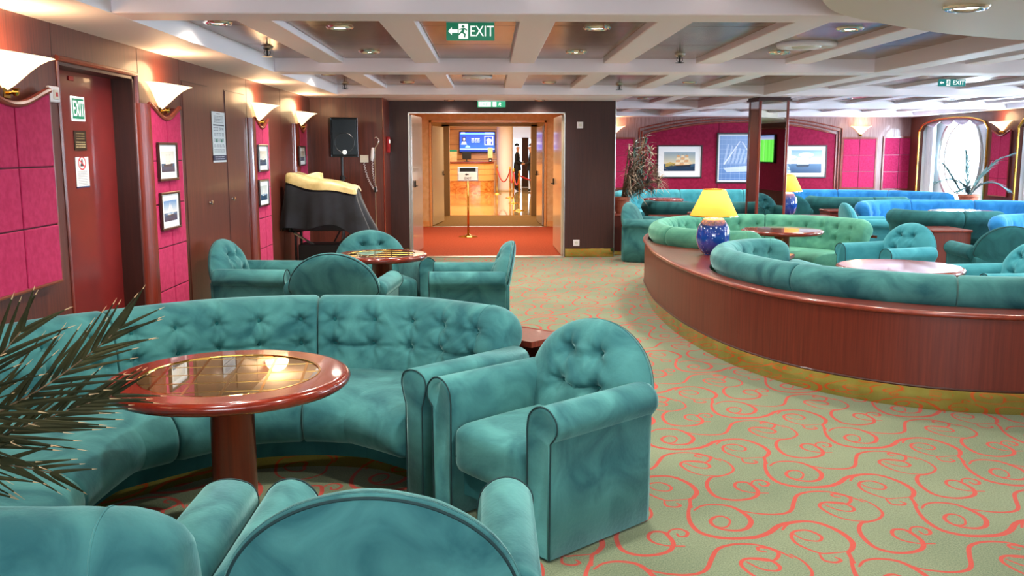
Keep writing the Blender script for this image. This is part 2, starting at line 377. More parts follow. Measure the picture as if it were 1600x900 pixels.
# ================================================================== SETTING
XL, XR, YB, YF = -2.414, 9.0, -3.0, 19.95
ZC, ZP, ZB = 2.24, 2.36, 2.318
OL, OR = -1.175, 1.077         # lounge door opening
# floors
fl = struct('floor', prism([(-2.75, YB), (9.95, YB), (9.95, 20.2), (1.8, 20.2), (1.8, 13.49), (-2.75, 13.49)], -.1, 0), M['carpet'])
fv = struct('floor', box(-1.9, 1.8, 13.49, 18.9, -.1, .002), M['red_carpet'])
struct('floor', box(-1.9, 1.8, 18.9, 22.2, -.1, .002), M['tan_carpet'])
struct('floor', box(-4, 7, 22.2, 42, -.1, .0), M['marble_floor'])
struct('trim_1', box(OL, OR, 13.44, 13.54, .0, .012), M['steel'])
struct('trim_2', box(-1.3, 1.2, 18.86, 18.92, .0, .008), M['steel'])

# ---- left wall
wl = struct('wall_left', join(box(XL-.1, XL, YB, 5.36, 0, ZC+.2), box(XL-.1, XL, 5.36, 6.5, 2.04, ZC+.2), box(XL-.1, XL, 6.5, 12.8, 0, ZC+.2)), M['wood'])
for i, (a, b) in enumerate(((1.6, 1.604), (5.3, 5.304), (6.56, 6.564), (7.42, 7.424), (9.42, 9.424), (10.9, 10.904))):   # upright panel joints
    obj('panel_joint', box(XL-.001, XL+.0015, a, b+.002, 0 if i != 1 else 2.06, ZC), M['wood_dark'], wl)
# recessed red exit door
XD = -2.55
d1 = struct('door_1', box(XD-.05, XD, 5.37, 6.49, .01, 2.03), M['door_red'])
struct('trim_3', join(box(XD-.06, XL+.004, 6.44, 6.5, 0, 2.04), box(XD-.06, XL+.004, 5.36, 5.372, 0, 2.04), box(XD-.06, XL+.004, 5.36, 6.5, 2.02, 2.045)), M['wood_dark'])
struct('trim_4', join(tube([(XL+.004, 6.5, 0), (XL+.004, 6.5, 2.06)], .018, 8), tube([(XL+.004, 5.34, 2.055), (XL+.004, 6.51, 2.055)], .018, 8), tube([(XL+.003, 5.35, 0), (XL+.003, 5.35, 2.05)], .01, 8)), M['wood_edge'])
struct('wall_back', box(XD-.12, XD-.05, 5.3, 6.6, 0, 2.3), M['wood_dark'])
# cupboard doors flush in the wall
for n, y0, y1, z1, hy in ((2, 7.47, 8.13, 2.08, 8.05), (3, 8.65, 9.33, 2.08, 8.75)):
    d = struct('door_%d' % n, bbox(XL-.002, XL+.006, y0, y1, .02, z1, .002, 1), M['wood'])
    obj('door_edge', join(box(XL, XL+.002, y0-.008, y0, 0, z1+.008), box(XL, XL+.002, y1, y1+.008, 0, z1+.008), box(XL, XL+.002, y0, y1, z1, z1+.008)), M['wood_dark'], d)
    obj('door_handle', xf(lathe([(0, .03), (.018, .028), (.022, .018), (.01, .008), (.012, 0)], 14), (XL+.006, hy, 1.1), ry=PI/2), M['chrome'], d)

def niche(yc, half, zb, cols, x=XL, sgn=1, deep=.05, zt=1.86, dip=.09, wall=None, side=True):
    """wood framed raspberry panel: dished top rail, fabric pads in rows; sgn +1 faces +x"""
    X0, X1 = x, x+sgn*deep
    def top(t): return zt-dip*math.cos(t*PI/2)**1.3 if dip else zt          # t in -1..1
    def pl(pts, a, b):
        a, b = min(a, b), max(a, b); g = plate(pts, a, b); return g
    fr = 'wood_edge'
    n = 14; pts = [(yc-half, zb), (yc+half, zb)]+[(yc+half-2*half*i/n, top(1-2*i/n)) for i in range(n+1)]
    obj('panel_backing', pl(pts, X0, X1), M['maroon'], wall)
    if side:     # rounded upright on the near side, slim one beyond
        q = [(X0, -.14)]+[(X0+sgn*deep*1.25*math.sin(a*PI/16), -.14*math.cos(a*PI/16)) for a in range(9)]+[(X0, .0)]
        obj('panel_upright', prism([(a, yc-half+b) for a, b in q], zb, top(-1)+.005), M['wood_red'], wall)
    for s in (-1, 1):
        obj('panel_edge', tube([(X1, yc+s*half, zb), (X1, yc+s*half, top(s))], .010, 6), M[fr], wall)
    rail = [(X1+sgn*.006, yc-half+2*half*i/24, top(-1+2*i/24)+.004) for i in range(25)]
    obj('panel_top_rail', tube(rail, .017 if dip else .012, 8), M[fr], wall)
    obj('panel_bottom_rail', tube([(X1, yc-half, zb), (X1, yc+half, zb)], .012, 8), M[fr], wall)
    rows = [zb+.31*k for k in range(int(round((zt-dip-zb)/.31))+1)]
    rows[-1] = None
    w_ = 2*half/cols
    for c in range(cols):
        ya, yb = yc-half+c*w_+.005, yc-half+(c+1)*w_-.005
        for k in range(len(rows)-1):
            z0 = rows[k]+.004
            if rows[k+1] is None:
                P = [(ya, z0), (yb, z0)]+[(yb+(ya-yb)*i/6, top(((yb+(ya-yb)*i/6)-yc)/half)-.014) for i in range(7)]
            else: P = [(ya, z0), (yb, z0), (yb, rows[k+1]-.004), (ya, rows[k+1]-.004)]
            g = pl(P, X1, X1+sgn*.012)
            # pillowed front: inset a second ring
            obj('fabric_panel', pad(P, X1, sgn), M['pink'], wall)
def pad(P, x, sgn, th=.010):
    cy = sum(p[0] for p in P)/len(P); cz = sum(p[1] for p in P)/len(P); n = len(P)
    def ins(d): 
        out = []
        for y, z in P:
            out.append((y-math.copysign(min(d, abs(y-cy)), y-cy) if abs(y-cy) > 1e-6 else y, z-math.copysign(min(d, abs(z-cz)), z-cz)))
        return out
    R = [[(x, y, z) for y, z in P], [(x+sgn*th*.7, y, z) for y, z in P], [(x+sgn*th, y, z) for y, z in ins(.006)]]
    V = [p for r in R for p in r]; F = []
    for k in range(2):
        for i in range(n): F.append((k*n+i, k*n+(i+1) % n, (k+1)*n+(i+1) % n, (k+1)*n+i))
    F.append(tuple(range(2*n, 3*n)))
    return V, F
niche(4.735, .385, .84, 2, wall=wl)
niche(6.915, .315, .23, 2, wall=wl); niche(9.78, .28, .23, 2, wall=wl); niche(11.9, .235, .23, 1, wall=wl)
niche(2.2, .385, .84, 2, wall=wl); niche(-.3, .385, .84, 2, wall=wl)
# ---- wall with the loudspeaker, its return, wall around the lounge doors
wf = struct('wall_front', join(box(XL-.1, -1.44, 12.7, 12.8, 0, ZC+.2)), M['wood'])
obj('corner_trim', tube([(-1.44, 12.7, 0), (-1.44, 12.7, ZC)], .010, 8), M['wood_edge'], wf)
obj('panel_joint', box(-1.93, -1.927, 12.698, 12.7, 0, ZC), M['wood_dark'], wf)
struct('wall_return', box(-1.54, -1.44, 12.8, 13.6, 0, ZC+.2), M['wood_red'])
wd = struct('wall_doorway', join(box(-1.44, OL, 13.49, 13.6, 0, ZC+.2), box(OR, 1.8, 13.49, 13.6, 0, ZC+.2), box(OL, OR, 13.49, 13.6, 2.075, ZC+.2)), M['wood_dark'])
obj('opening_edge', join(box(OL, OL+.012, 13.484, 13.61, 0, 2.075), box(OR-.012, OR, 13.484, 13.61, 0, 2.075), box(OL, OR, 13.484, 13.61, 2.063, 2.077)), M['steel'], wd)
struct('baseboard_front', join(bbox(OR+.01, 1.8, 13.475, 13.49, 0, .125), bbox(-1.44, OL-.01, 13.475, 13.49, 0, .125)), M['brass_kick'])
struct('wall_side', box(1.7, 1.8, 13.6, YF, 0, ZC+.2), M['wood'])
struct('trim_5', tube([(1.8, 13.488, 0), (1.8, 13.488, ZC)], .008, 6), M['steel'])
# ---- vestibule
struct('wall_vestibule', join(box(-1.6, -1.5, 13.6, 22.1, 0, 2.4), box(1.5, 1.6, 13.6, 22.1, 0, 2.4),
    box(-1.5, -1.18, 18.9, 19.0, 0, 2.4), box(1.09, 1.5, 18.9, 19.0, 0, 2.4), box(-1.18, 1.09, 18.9, 19.0, 2.09, 2.4)), M['cream'])
struct('wall_lobby', join(box(-4, -.96, 22.1, 22.25, 0, 2.6), box(.96, 7, 22.1, 22.25, 0, 2.6), box(-.96, .96, 22.1, 22.25, 2.09, 2.6)), M['cream'])
struct('trim_6', join(box(-1.13, -.96, 22.04, 22.1, 0, 2.13), box(.96, 1.1, 22.04, 22.1, 0, 2.13), box(-1.13, 1.1, 22.04, 22.1, 2.09, 2.16)), mat('olive_frame', '#8a6b3c', .4))
struct('trim_7', join(box(-1.22, -1.18, 18.86, 19.02, 0, 2.13), box(1.09, 1.13, 18.86, 19.02, 0, 2.13), box(-1.22, 1.13, 18.86, 19.02, 2.09, 2.13)), M['light_wood'])
struct('baseboard_vestibule', join(box(-1.5, -1.23, 18.86, 18.9, 0, .12), box(1.14, 1.5, 18.86, 18.9, 0, .12)), M['light_wood'])
struct('ceiling_vestibule', box(-1.6, 1.6, 13.6, 22.1, 2.3, 2.38), M['white'])
struct('ceiling_lobby', box(-4, 7, 22.1, 42, 2.62, 2.7), M['white'])
def leaf(n, a, b, m, hz=2.05, handle=True, near=True):
    a, b = Vector((*a, 0)), Vector((*b, 0)); d = (b-a); l = d.length; an = math.atan2(d.y, d.x)
    o = struct('door_%d' % n, xf(bbox(0, l, -.022, .022, .015, hz, .004, 1), a, rz=an), m)
    p = a+d*.88 if not near else a+d*.18
    s = 1 if a.x < 0 else -1
    q = Vector((-d.y, d.x, 0)).normalized()*(-s if d.x*1 > -99 else 1)
    q = Vector((s, 0, 0))
    obj('door_handle', join(xf(bbox(-.01, .01, -.02, .02, -.05, .05, .004, 1), p+q*.035+Vector((0, 0, 1.05))), xf(tube([(0, 0, -.03), (.03*s, 0, -.03), (.03*s, -.06, -.03)], .007, 8), p+q*.04+Vector((0, 0, 1.05)))), M['black'], o)
    return o
leaf(4, (OL+.02, 13.62), (-1.085, 14.68), M['door_grey']); leaf(5, (OR-.02, 13.62), (1.035, 15.0), M['door_cream'], near=False)
leaf(6, (-1.19, 19.05), (-1.03, 20.35), M['door_cream'], 2.03, near=False); leaf(7, (1.08, 19.05), (1.03, 20.35), M['door_grey'], 2.03, near=False)
# ---- lobby shell
struct('wall_lobby', join(box(-4, .38, 35.6, 35.7, 0, 2.7), box(-4.1, -4, 22.2, 42, 0, 2.7), box(7, 7.1, 22.2, 42, 0, 2.7)), M['light_wood'])
struct('wall_lobby', box(.3, 7, 41, 41.1, 0, 2.7), M['white'])
for k, z in enumerate((.62, 1.18, 1.74, 2.3)): struct('trim_8', box(-3.9, .38, 35.58, 35.6, z, z+.012), M['wood_edge'])
# ---- far wall of the lounge
wr = struct('wall_far', box(1.7, XR+.6, YF, YF+.1, 0, ZC+.2), noise_mix(mat('pale_mauve_wood', '#8d6a66', .4, coat=.3), '#7e5a56', '#9a7874', (20,20,1), 3, 5))
AX0, AX1, AZ = 3.29, 7.40, 1.88
arch = [(AX1+(AX0-AX1)*i/28, AZ+.26*(1-(2*i/28-1)**2)) for i in range(29)]
for k in range(2):      # two big fabric fields with a seam between
    xa, xb = ((AX0, 4.86), (4.87, AX1))[k]
    P = [(xa, .5), (xb, .5)]+[p for p in [(xb, np.interp(xb, [q[0] for q in arch[::-1]], [q[1] for q in arch[::-1]]))]+[q for q in arch if xa < q[0] < xb]+[(xa, np.interp(xa, [q[0] for q in arch[::-1]], [q[1] for q in arch[::-1]]))]]
    obj('fabric_panel', plate(P, YF-.02, YF, 'y'), M['red_fabric'], wr)
for k, (off, r) in enumerate(((.0, .022), (.06, .018), (.12, .014))):
    pth = [(AX0-off, YF-.02, .5)]+[(x+(off if x > 5.3 else -off)*abs((x-5.34)/2.05), YF-.02, z+off) for x, z in arch[::-1]]+[(AX1+off, YF-.02, .5)]
    obj('arch_moulding', tube(pth, r, 6), M['wood_edge'], wr)
def far_pads(x0, x1, z0, z1, cols, rows, dip=0):
    g = []
    obj('panel_frame', join(*[box(a, b, YF-.03, YF, c, d) for a, b, c, d in ((x0-.03, x0, z0-.03, z1+.03), (x1, x1+.03, z0-.03, z1+.03), (x0, x1, z0-.03, z0), (x0, x1, z1, z1+.03))]), M['wood_edge'], wr)
    for i in range(cols):
        for j in range(rows):
            a, b = x0+(x1-x0)*i/cols+.005, x0+(x1-x0)*(i+1)/cols-.005; c, d = z0+(z1-z0)*j/rows+.005, z0+(z1-z0)*(j+1)/rows-.005
            v, f = pad([(a, c), (b, c), (b, d), (a, d)], 0, -1); obj('fabric_panel', ([(y, YF-.012+x, z) for x, y, z in v], f), M['pink'], wr)
far_pads(7.56, 8.26, .74, 1.78, 2, 3); far_pads(8.45, 9.1, .72, 1.80, 2, 3); far_pads(2.05, 3.05, .74, 1.78, 2, 3)
# ---- right wall: bays with arched alcoves and portholes
def window_bay(i, yc, first):
    h = 1.36; y0, y1 = yc-1.85, yc+1.85; zs, zt = 1.93, 2.17
    A = [(yc-h+2*h*k/20, zs+(zt-zs)*math.sqrt(max(0, 1-((2*k/20-1))**2))**.8) for k in range(21)]
    wb = struct('wall_right', join(plate([(y0, 0), (yc-h, 0), (yc-h, zs)]+A[1:-1]+[(yc+h, zs), (yc+h, 0), (y1, 0), (y1, ZC+.2), (y0, ZC+.2)], XR, XR+.08)), M['wood'])
    obj('alcove_side', join(box(XR+.08, XR+.3, yc-h-.05, yc-h, 0, 2.3), box(XR+.08, XR+.3, yc+h, yc+h+.05, 0, 2.3), box(XR+.08, XR+.3, yc-h, yc+h, 2.2, 2.25), box(XR+.08, XR+.3, yc-h, yc+h, .5, .55)), M['alcove'], wb)
    # outer skin with the round hole
    n = 48; V, F = [], []; R = .84; zc = 1.38; yw = yc+.2
    for k in range(n):
        a = 2*PI*k/n; c, s = math.cos(a), math.sin(a); q = min((1.2 if c > 0 else 1.6)/max(abs(c), 1e-6), (.92 if s > 0 else 1.38)/max(abs(s), 1e-6))
        for x in (XR+.30, XR+.38): V += [(x, yw+R*c, zc+R*s), (x, yw+q*c, zc+q*s)]
    for k in range(n):
        a, b = 4*k, 4*((k+1) % n); F += [(a, b, b+1, a+1), (a+2, a+3, b+3, b+2), (a, a+2, b+2, b)]
    obj('outer_skin', (V, F), M['alcove'], wb)
    obj('alcove_trim', tube([(XR-.01, yc-h, .5), (XR-.01, yc-h, zs)]+[(XR-.01, y, z) for y, z in A]+[(XR-.01, yc+h, zs), (XR-.01, yc+h, .5)], .022, 6), M['gold'], wb)
    win = struct('window_%d' % (i+1), ([(XR+.36, yw+.80*math.cos(2*PI*k/40), zc+.80*math.sin(2*PI*k/40)) for k in range(40)], [tuple(range(40))]), M['pane'])
    for rr, tr, x in ((.84, .040, XR+.29), (.70, .024, XR+.34)):
        obj('window_frame', tube([(x, yw+rr*math.cos(2*PI*k/40), zc+rr*math.sin(2*PI*k/40)) for k in range(40)], tr, 8, closed=True), M['steel'], win)
    obj('window_bar', box(XR+.34, XR+.36, yw-.012, yw+.012, zc-.70, zc+.70), M['steel'], win)
    for s in (-1, 1):
        g = []
        for k in range(25):
            t = k/24; y = yc+s*(h-.02-.34*t); x = XR+.14+.03*math.sin(k*1.9); g.append((x, y))
        V = [(x, y, .56) for x, y in g]+[(x, y, 2.1) for x, y in g]+[(x+.01, y, .56) for x, y in g]+[(x+.01, y, 2.1) for x, y in g]; m_ = 25
        F = [(k, k+1, m_+k+1, m_+k) for k in range(24)]+[(2*m_+k+1, 2*m_+k, 3*m_+k, 3*m_+k+1) for k in range(24)]
        c = obj('curtain', (V, F), M['curtain'], smooth_=True)
        tag(c, 'sheer white curtain hanging at the %s side of the %s arched window alcove' % ('near' if s < 0 else 'far', ('farthest', 'second farthest', 'third farthest', 'fourth farthest', 'fifth farthest', 'rearmost')[i]), 'curtain', 'sheer alcove curtains')
    V, F = [], []; nu, nv = 60, 8
    for a in range(nu+1):
        t = a/nu; y = yc-1.15+2.3*t; top_ = np.interp(y, [q[0] for q in A], [q[1] for q in A])
        sc = abs(math.sin(t*PI*4))
        for b in range(nv+1):
            u = b/nv; V.append((XR+.045+.02*math.sin(u*14+t*20)*u, y, min(top_, 2.14)+.02-u*(.05+.09*sc)))
    for a in range(nu):
        for b in range(nv): k = a*(nv+1)+b; F.append((k, k+nv+1, k+nv+2, k+1))
    tag(obj('swag_curtain', (V, F), M['swag'], smooth_=True), 'lilac scalloped swag valance across the top of the %s arched window' % ('farthest', 'second farthest', 'third farthest', 'fourth farthest', 'fifth farthest', 'rearmost')[i], 'valance', 'window swags')
    niche(y0, .3, .74, 2, x=XR, sgn=-1, deep=.03, zt=1.88, wall=wb, side=False)
for i, y in enumerate(WINY): window_bay(i, y, i == 0)
wr2 = struct('wall_right', box(XR, XR+.1, YB, 5.2, 0, ZC+.2), M['wood'])
obj('fabric_panel', plate([(-2.4, .5), (4.2, .5), (4.2, 1.85)]+[(.9+3.3*math.cos(a*PI/16), 1.85+.25*math.sin(a*PI/16)) for a in range(1, 16)]+[(-2.4, 1.85)], XR-.02, XR), M['red_fabric'], wr2)
obj('arch_moulding', tube([(XR-.02, 4.2, .5)]+[(XR-.02, .9+3.3*math.cos(a*PI/20), 1.85+.25*math.sin(a*PI/20)) for a in range(0, 21)]+[(XR-.02, -2.4, .5)], .03, 6), M['wood_edge'], wr2); struct('wall_right', box(XR, XR+.1, 20.0, 20.05, 0, ZC+.2), M['wood'])
# ---- rear wall behind the viewer
wb_ = struct('wall_rear', join(box(XL-.1, -1.95, YB-.1, YB, 0, ZC+.2), box(2.35, XR+.6, YB-.1, YB, 0, ZC+.2), box(-1.95, 2.35, YB-.1, YB, 0, .75), box(-1.95, 2.35, YB-.1, YB, 2.15, ZC+.2)), M['wood'])
wz = struct('window_7', box(-1.95, 2.35, YB-.06, YB-.05, .75, 2.15), M['pane'])  # invented window, put in to go with the rear fill light
for x in (-1.93, -.5, .93, 2.33): obj('window_frame', box(x-.02, x+.02, YB-.1, YB+.01, .75, 2.15), M['wood_edge'], wz)
arch2 = [(8.4-5.6*i/24, 1.85+.25*(1-(2*i/24-1)**2)) for i in range(25)]
obj('fabric_panel', plate([(2.8, .5), (8.4, .5)]+arch2, YB, YB+.02, 'y'), M['red_fabric'], wb_)
obj('arch_moulding', tube([(2.8, YB+.02, .5)]+[(x, YB+.02, z) for x, z in arch2[::-1]]+[(8.4, YB+.02, .5)], .03, 6), M['wood_edge'], wb_)

# ================================================================== CEILING
ce = struct('ceiling', box(XL-.1, XR+.6, YB-.1, YF+.1, ZP+.012, ZP+.1), M['beam'])
XB = [-1.42, -.565, .29, 1.13, 1.97, 2.78, 3.6, 4.43, 5.27, 6.1, 6.94, 7.78, 8.5]
YT = [(YB, -1.95), (1.25, 1.52), (4.93, 5.21), (8.55, 8.85), (12.0, 12.3), (15.8, 16.1), (19.3, YF)]
obj('soffit', box(XL, -1.93, YB, 12.3, ZC, ZP+.012), M['ceiling'], ce)
obj('soffit', box(XL, 1.8, 12.3, 13.5, ZC, ZP+.012), M['ceiling'], ce)
obj('soffit', box(8.75, XR+.05, YB, YF, ZC, ZP+.012), M['ceiling'], ce)
for a, b in YT:
    if a == 12.0: obj('beam', bbox(-1.93, 8.75, a, b, ZC, ZP+.012, .006, 1), M['beam'], ce)
    else: obj('beam', bbox(-1.93 if a < 12 else 1.8, 8.75, a, b, ZC, ZP+.012, .006, 1), M['beam'], ce)
for (a0, a), (b, b1) in zip(YT[:-1], YT[1:]):
    xs = XB if a < 12.2 else [x for x in XB if x > 1.8]
    for x in xs:
        big = abs(x-3.6) < .01
        obj('beam', bbox(x-.11, x+.11, a, b, ZC if big else ZB, ZP+.012, .005, 1), M['beam'], ce)
    ed = [-1.93 if a < 12.2 else 1.8]+[x for x in xs]+[8.75]
    for i in range(len(ed)-1):
        x0 = ed[i]+(.11 if i else 0); x1 = ed[i+1]-(.11 if i < len(ed)-2 else 0)
        k = 3 if b-a > 3 else 1
        for j in range(k):
            ya, yb = a+(b-a)*j/k, a+(b-a)*(j+1)/k
            obj('ceiling_panel', box(x0+.012, x1-.012, ya+.006, yb-.006, ZP, ZP+.012), M['panelc'], ce)
sof = [(1.2, 2.0), (1.25, 3.2), (1.40, 4.0), (1.564, 4.44), (1.78, 4.78), (2.17, 5.14), (2.58, 5.46), (2.96, 5.67), (3.33, 5.84), (4.0, 6.02), (5.0, 6.1), (6.2, 5.9), (7.2, 5.2), (7.8, 4.2), (7.9, 3.0), (7.4, 1.6), (5.5, .6), (3.5, .5), (2.0, 1.0)]
sof = [tuple(p)[:2] for p in smooth([(*p, 0) for p in sof+[sof[0]]], 4)[:-1]]
obj('curved_soffit', prism(sof[::-1] if False else sof, ZC-.02, ZP), mat('warm_white_soffit', '#d8cfc2', .55), ce)

# downlights, sprinklers, vents
def downlight(x, y, z=ZP, label=None, power=DOWN_W, r=.075, group='recessed downlights in the coffers'):
    t = thing('downlight', label, 'downlight', (x, y, z), group=group)
    obj('trim_ring', lathe([(r*.72, 0), (r*.8, -.012), (r*1.05, -.016), (r*1.2, -.006), (r*1.25, 0)], 20, cap=False), M['chrome'], t, smooth_=True)
    obj('lens', lathe([(0, -.004), (r*.5, -.005), (r*.73, -.003)], 16), M['lens'], t)
    lampo('spot', 'SPOT', (0, 0, -.03), power, WARM, size=.05, cone=math.radians(156), blend=.8, parent=t)
bays = {1: 'nearest', 2: 'second', 3: 'third', 4: 'farthest', 0: 'rear'}
colx = [-1.0, .72, 2.43, 4.02, 5.7, 7.4]
for bi, (ya, yb) in {0: (2.6, 3.9), 1: (6.4, 7.95), 2: (10.1, 11.5), 3: (13.6, 15.0), 4: (17.1, 18.4)}.items():
    for ci, x in enumerate(colx):
        if bi >= 3 and x < 2: continue
        for y, nf in ((ya, 'near'), (yb, 'far')):
            if bi == 0 and x > 1.2: continue
            downlight(x, y, ZP, '%s downlight of the %s coffer from the left, %s row' % (nf, ('second', 'fourth', 'sixth', 'eighth', 'tenth', 'twelfth')[ci], bays[bi]))
downlight(-1.75, 6.2, ZP, 'recessed downlight in the leftmost coffer above the dark red door'); downlight(-1.75, 10.3, ZP, 'recessed downlight in the left coffer near the loudspeaker')
for x, s in ((-.57, 'left'), (.70, 'right')):
    downlight(x, 13.28, ZC, 'small recessed light in the soffit above the %s half of the double doorway' % s, SOFFIT_W, .06, 'soffit lights over the doorway')
downlight(2.26, 4.5, ZC-.02, 'chrome ringed downlight in the curved white soffit at top right', 25, .085, 'curved soffit lights')
for x, y, s in ((-1.77, 7.62, 'above the lit wall bowls'), (1.62, 8.09, 'right of the hanging exit sign'), (-1.77, 11.6, 'in front of the loudspeaker wall'), (1.6, 11.7, 'before the far mirror column'), (4.9, 8.1, 'above the banquettes on the right')):
    t = thing('sprinkler', 'small dark ceiling sprinkler %s' % s, 'sprinkler', (x, y, ZP), group='ceiling sprinklers')
    obj('rosette', lathe([(.0, -.03), (.022, -.028), (.045, -.012), (.05, 0)], 14), M['steel'], t)
    obj('sprinkler_head', join(lathe([(.008, -.075), (.008, -.03)], 8), xf(lathe([(0, 0), (.04, .002), (.04, .006), (0, .008)], 12), (0, 0, -.08)), tube([(-.02, 0, -.03), (-.026, 0, -.055), (0, 0, -.078), (.026, 0, -.055), (.02, 0, -.03)], .003, 5)), M['black_gloss'], t)
for x, y, r, s in ((2.44, 7.3, .23, 'in the coffer beside the curved white soffit'), (-.14, 10.5, .17, 'above the doorway aisle')):
    t = thing('ceiling_vent', 'round white ceiling air vent %s' % s, 'vent', (x, y, ZP), group='round ceiling vents')
    obj('vent_ring', lathe([(r*.55, -.01), (r*.62, -.03), (r*.95, -.028), (r, 0)], 30), M['white'], t, smooth_=True)
    obj('vent_disc', lathe([(0, -.036), (r*.45, -.034), (r*.5, -.022), (r*.2, -.01)], 24), M['offwhite'], t, smooth_=True)

# ================================================================== UPHOLSTERY
def seam(path, r=.004, closed=False): return tube(path, r, 5, closed)
BTN = obj('button', xf(lathe([(0, .010), (.009, .009), (.016, .003), (.014, -.003)], 12), rx=0), M['button'], smooth_=True); BTN_ME = BTN.data; bpy.data.objects.remove(BTN)
def button(parent, p, n):
    o = bpy.data.objects.new('button', BTN_ME); COL.objects.link(o); o.parent = parent; o.location = p
    o.rotation_euler = Vector(n).to_track_quat('Z', 'Y').to_euler(); return o
def armchair_arm(s, m):
    """one arm panel with a rolled top; s = side (+1 is local +x)"""
    prof = [(.232, .01), (.232, .30), (.230, .50), (.240, .555), (.272, .590), (.312, .602), (.352, .592), (.384, .560), (.390, .520), (.372, .487), (.356, .47), (.354, .30), (.352, .01)]
    prof = prof[:2]+[tuple(p)[:2] for p in smooth([(*q, 0) for q in prof[2:11]], 4)]+prof[11:]
    def ring(y, inset=0.):
        cx, cz = .30, .3; out = []
        for x, z in prof:
            dx, dz = x-cx, z-cz; out.append((s*(cx+dx-math.copysign(min(inset, abs(dx)), dx)), y, z-(inset if z > .3 else 0)))
        return out
    R = [ring(-.330, .018), ring(-.336, .008), ring(-.330, .0), ring(-.32, 0), ring(-.1, 0), ring(.1, 0), ring(.24, 0), ring(.262, .004), ring(.27, .02)]
    g = loft(R)
    if s < 0: g = (g[0], [q[::-1] for q in g[1]])
    return g, [(s*x, -.334, z) for x, z in prof]
def arch_R(th, a, b, low, aw):       # outline radius of the back around its centre
    c, s = math.cos(th), math.sin(th)
    if s >= 0: return 1/math.sqrt((c/a)**2+(s/b)**2)
    return min(aw/max(abs(c), 1e-6), low/max(-s, 1e-6))
BTNS = [(-.085, .155), (.085, .155), (-.105, .015), (.105, .015)]
def back_cushion(tuft=True, nth=120, nr=30):
    V, F = [], []; a, b, low, aw, T = .345, .288, .26, .33, .085
    def P(th, rho, side):
        r = arch_R(th, a, b, low, aw)*rho; x, z = r*math.cos(th), r*math.sin(th)
        y = T*(1-rho**5)**.45
        if side < 0:
            y = y*1.0+.035*(1-rho**2)
            if tuft:
                for bx, bz in BTNS:
                    d = math.hypot(x-bx, z-bz); an = math.atan2(z-bz, x-bx)
                    y -= .060*math.exp(-(d/.036)**1.3)+.010*math.cos(an*6+bx*40)*math.exp(-d/.07)*min(1, d/.02)
                for zz, h in ((.155, .085), (.015, .105)):
                    if abs(x) < h+.04: y -= .026*math.exp(-abs(z-zz+.006*math.cos(x*25))/.010)*max(0, 1-max(0, abs(x)-h)/.04)
            y = -y
        else: y = y*.6
        k = .21*(z+.1)        # lean
        return (x, y+k, z)
    rr = [math.sin(PI/2*i/nr) for i in range(1, nr+1)]
    for side in (-1, 1):
        base = len(V); V.append(P(0, 0.0001, side))
        for rho in (rr if side < 0 else rr[:-1]):
            for k in range(nth): V.append(P(2*PI*k/nth, rho, side))
        n = len(rr) if side < 0 else len(rr)-1
        for k in range(nth):
            q = (base, base+1+k, base+1+(k+1) % nth); F.append(q if side < 0 else q[::-1])
        for i in range(n-1):
            for k in range(nth):
                A = base+1+i*nth; q = (A+k, A+nth+k, A+nth+(k+1) % nth, A+(k+1) % nth); F.append(q if side < 0 else q[::-1])
        if side < 0: edge = 1+(n-1)*nth
        else:
            A = base+1+(n-1)*nth
            for k in range(nth): F.append((A+k, A+(k+1) % nth, edge+(k+1) % nth, edge+k)[::-1])
    pipe = [P(2*PI*k/nth, .97, 1) for k in range(nth)]
    pos = [P(math.atan2(z, x), math.hypot(x, z)/arch_R(math.atan2(z, x), a, b, low, aw), -1) for x, z in BTNS]
    return (V, F), pipe, pos
def make_armchair(name, label, m, md, loc, f, detail=True, group=None):
    t = thing(name, label, 'armchair', (loc[0], loc[1], 0), math.atan2(f[0], -f[1]), group)
    for s in (1, -1):
        g, pp = armchair_arm(s, m); a = obj('armrest', g, m, t, smooth_=True)
        if detail: obj('piping', seam(pp, .0035), M['seam'], a)
    def sf(x, y, z):
        u = x/.232; v = (y+.03)/.30
        dz = .016*(1-u*u)*(1-min(1, v*v)) if z > .3 else 0
        if z < .36 and y < -.1: dz -= .0
        y2 = y - .018*(1-u*u)*(1 if y < -.2 else 0)
        return (x, y2, z+dz)
    g = rbox(.231, .30, .105, .055, 10); g = ([sf(x, y-.035, z+.315) for x, y, z in g[0]], g[1])
    st = obj('seat', g, m, t, smooth_=True)
    if detail: obj('piping', seam([(-.19, -.338, .285), (-.215, -.30, .40), (-.218, .0, .405)]+[], .003), M['seam'], st)
    obj('seat_base', join(bbox(-.231, .231, -.27, .22, .09, .21, .01), box(-.231, .231, .2, .25, .02, .3)), md, t)
    g, pipe, pos = back_cushion(detail)
    b = obj('backrest', g, m, t, smooth_=True, loc=(0, .245, .525))
    if detail:
        obj('piping', seam(pipe, .0045, True), M['seam'], b)
        for p in pos: button(b, (p[0], p[1]-.008, p[2]), (0, -1, .1))
    obj('back_panel', bbox(-.33, .33, .245, .30, .02, .50, .02), m, t, smooth_=False)
    obj('foot', join(*[bbox(x-.02, x+.02, y-.02, y+.02, 0, .02, .003, 1) for x in (-.29, .29) for y in (-.27, .2)]), M['black'], t)
    return t

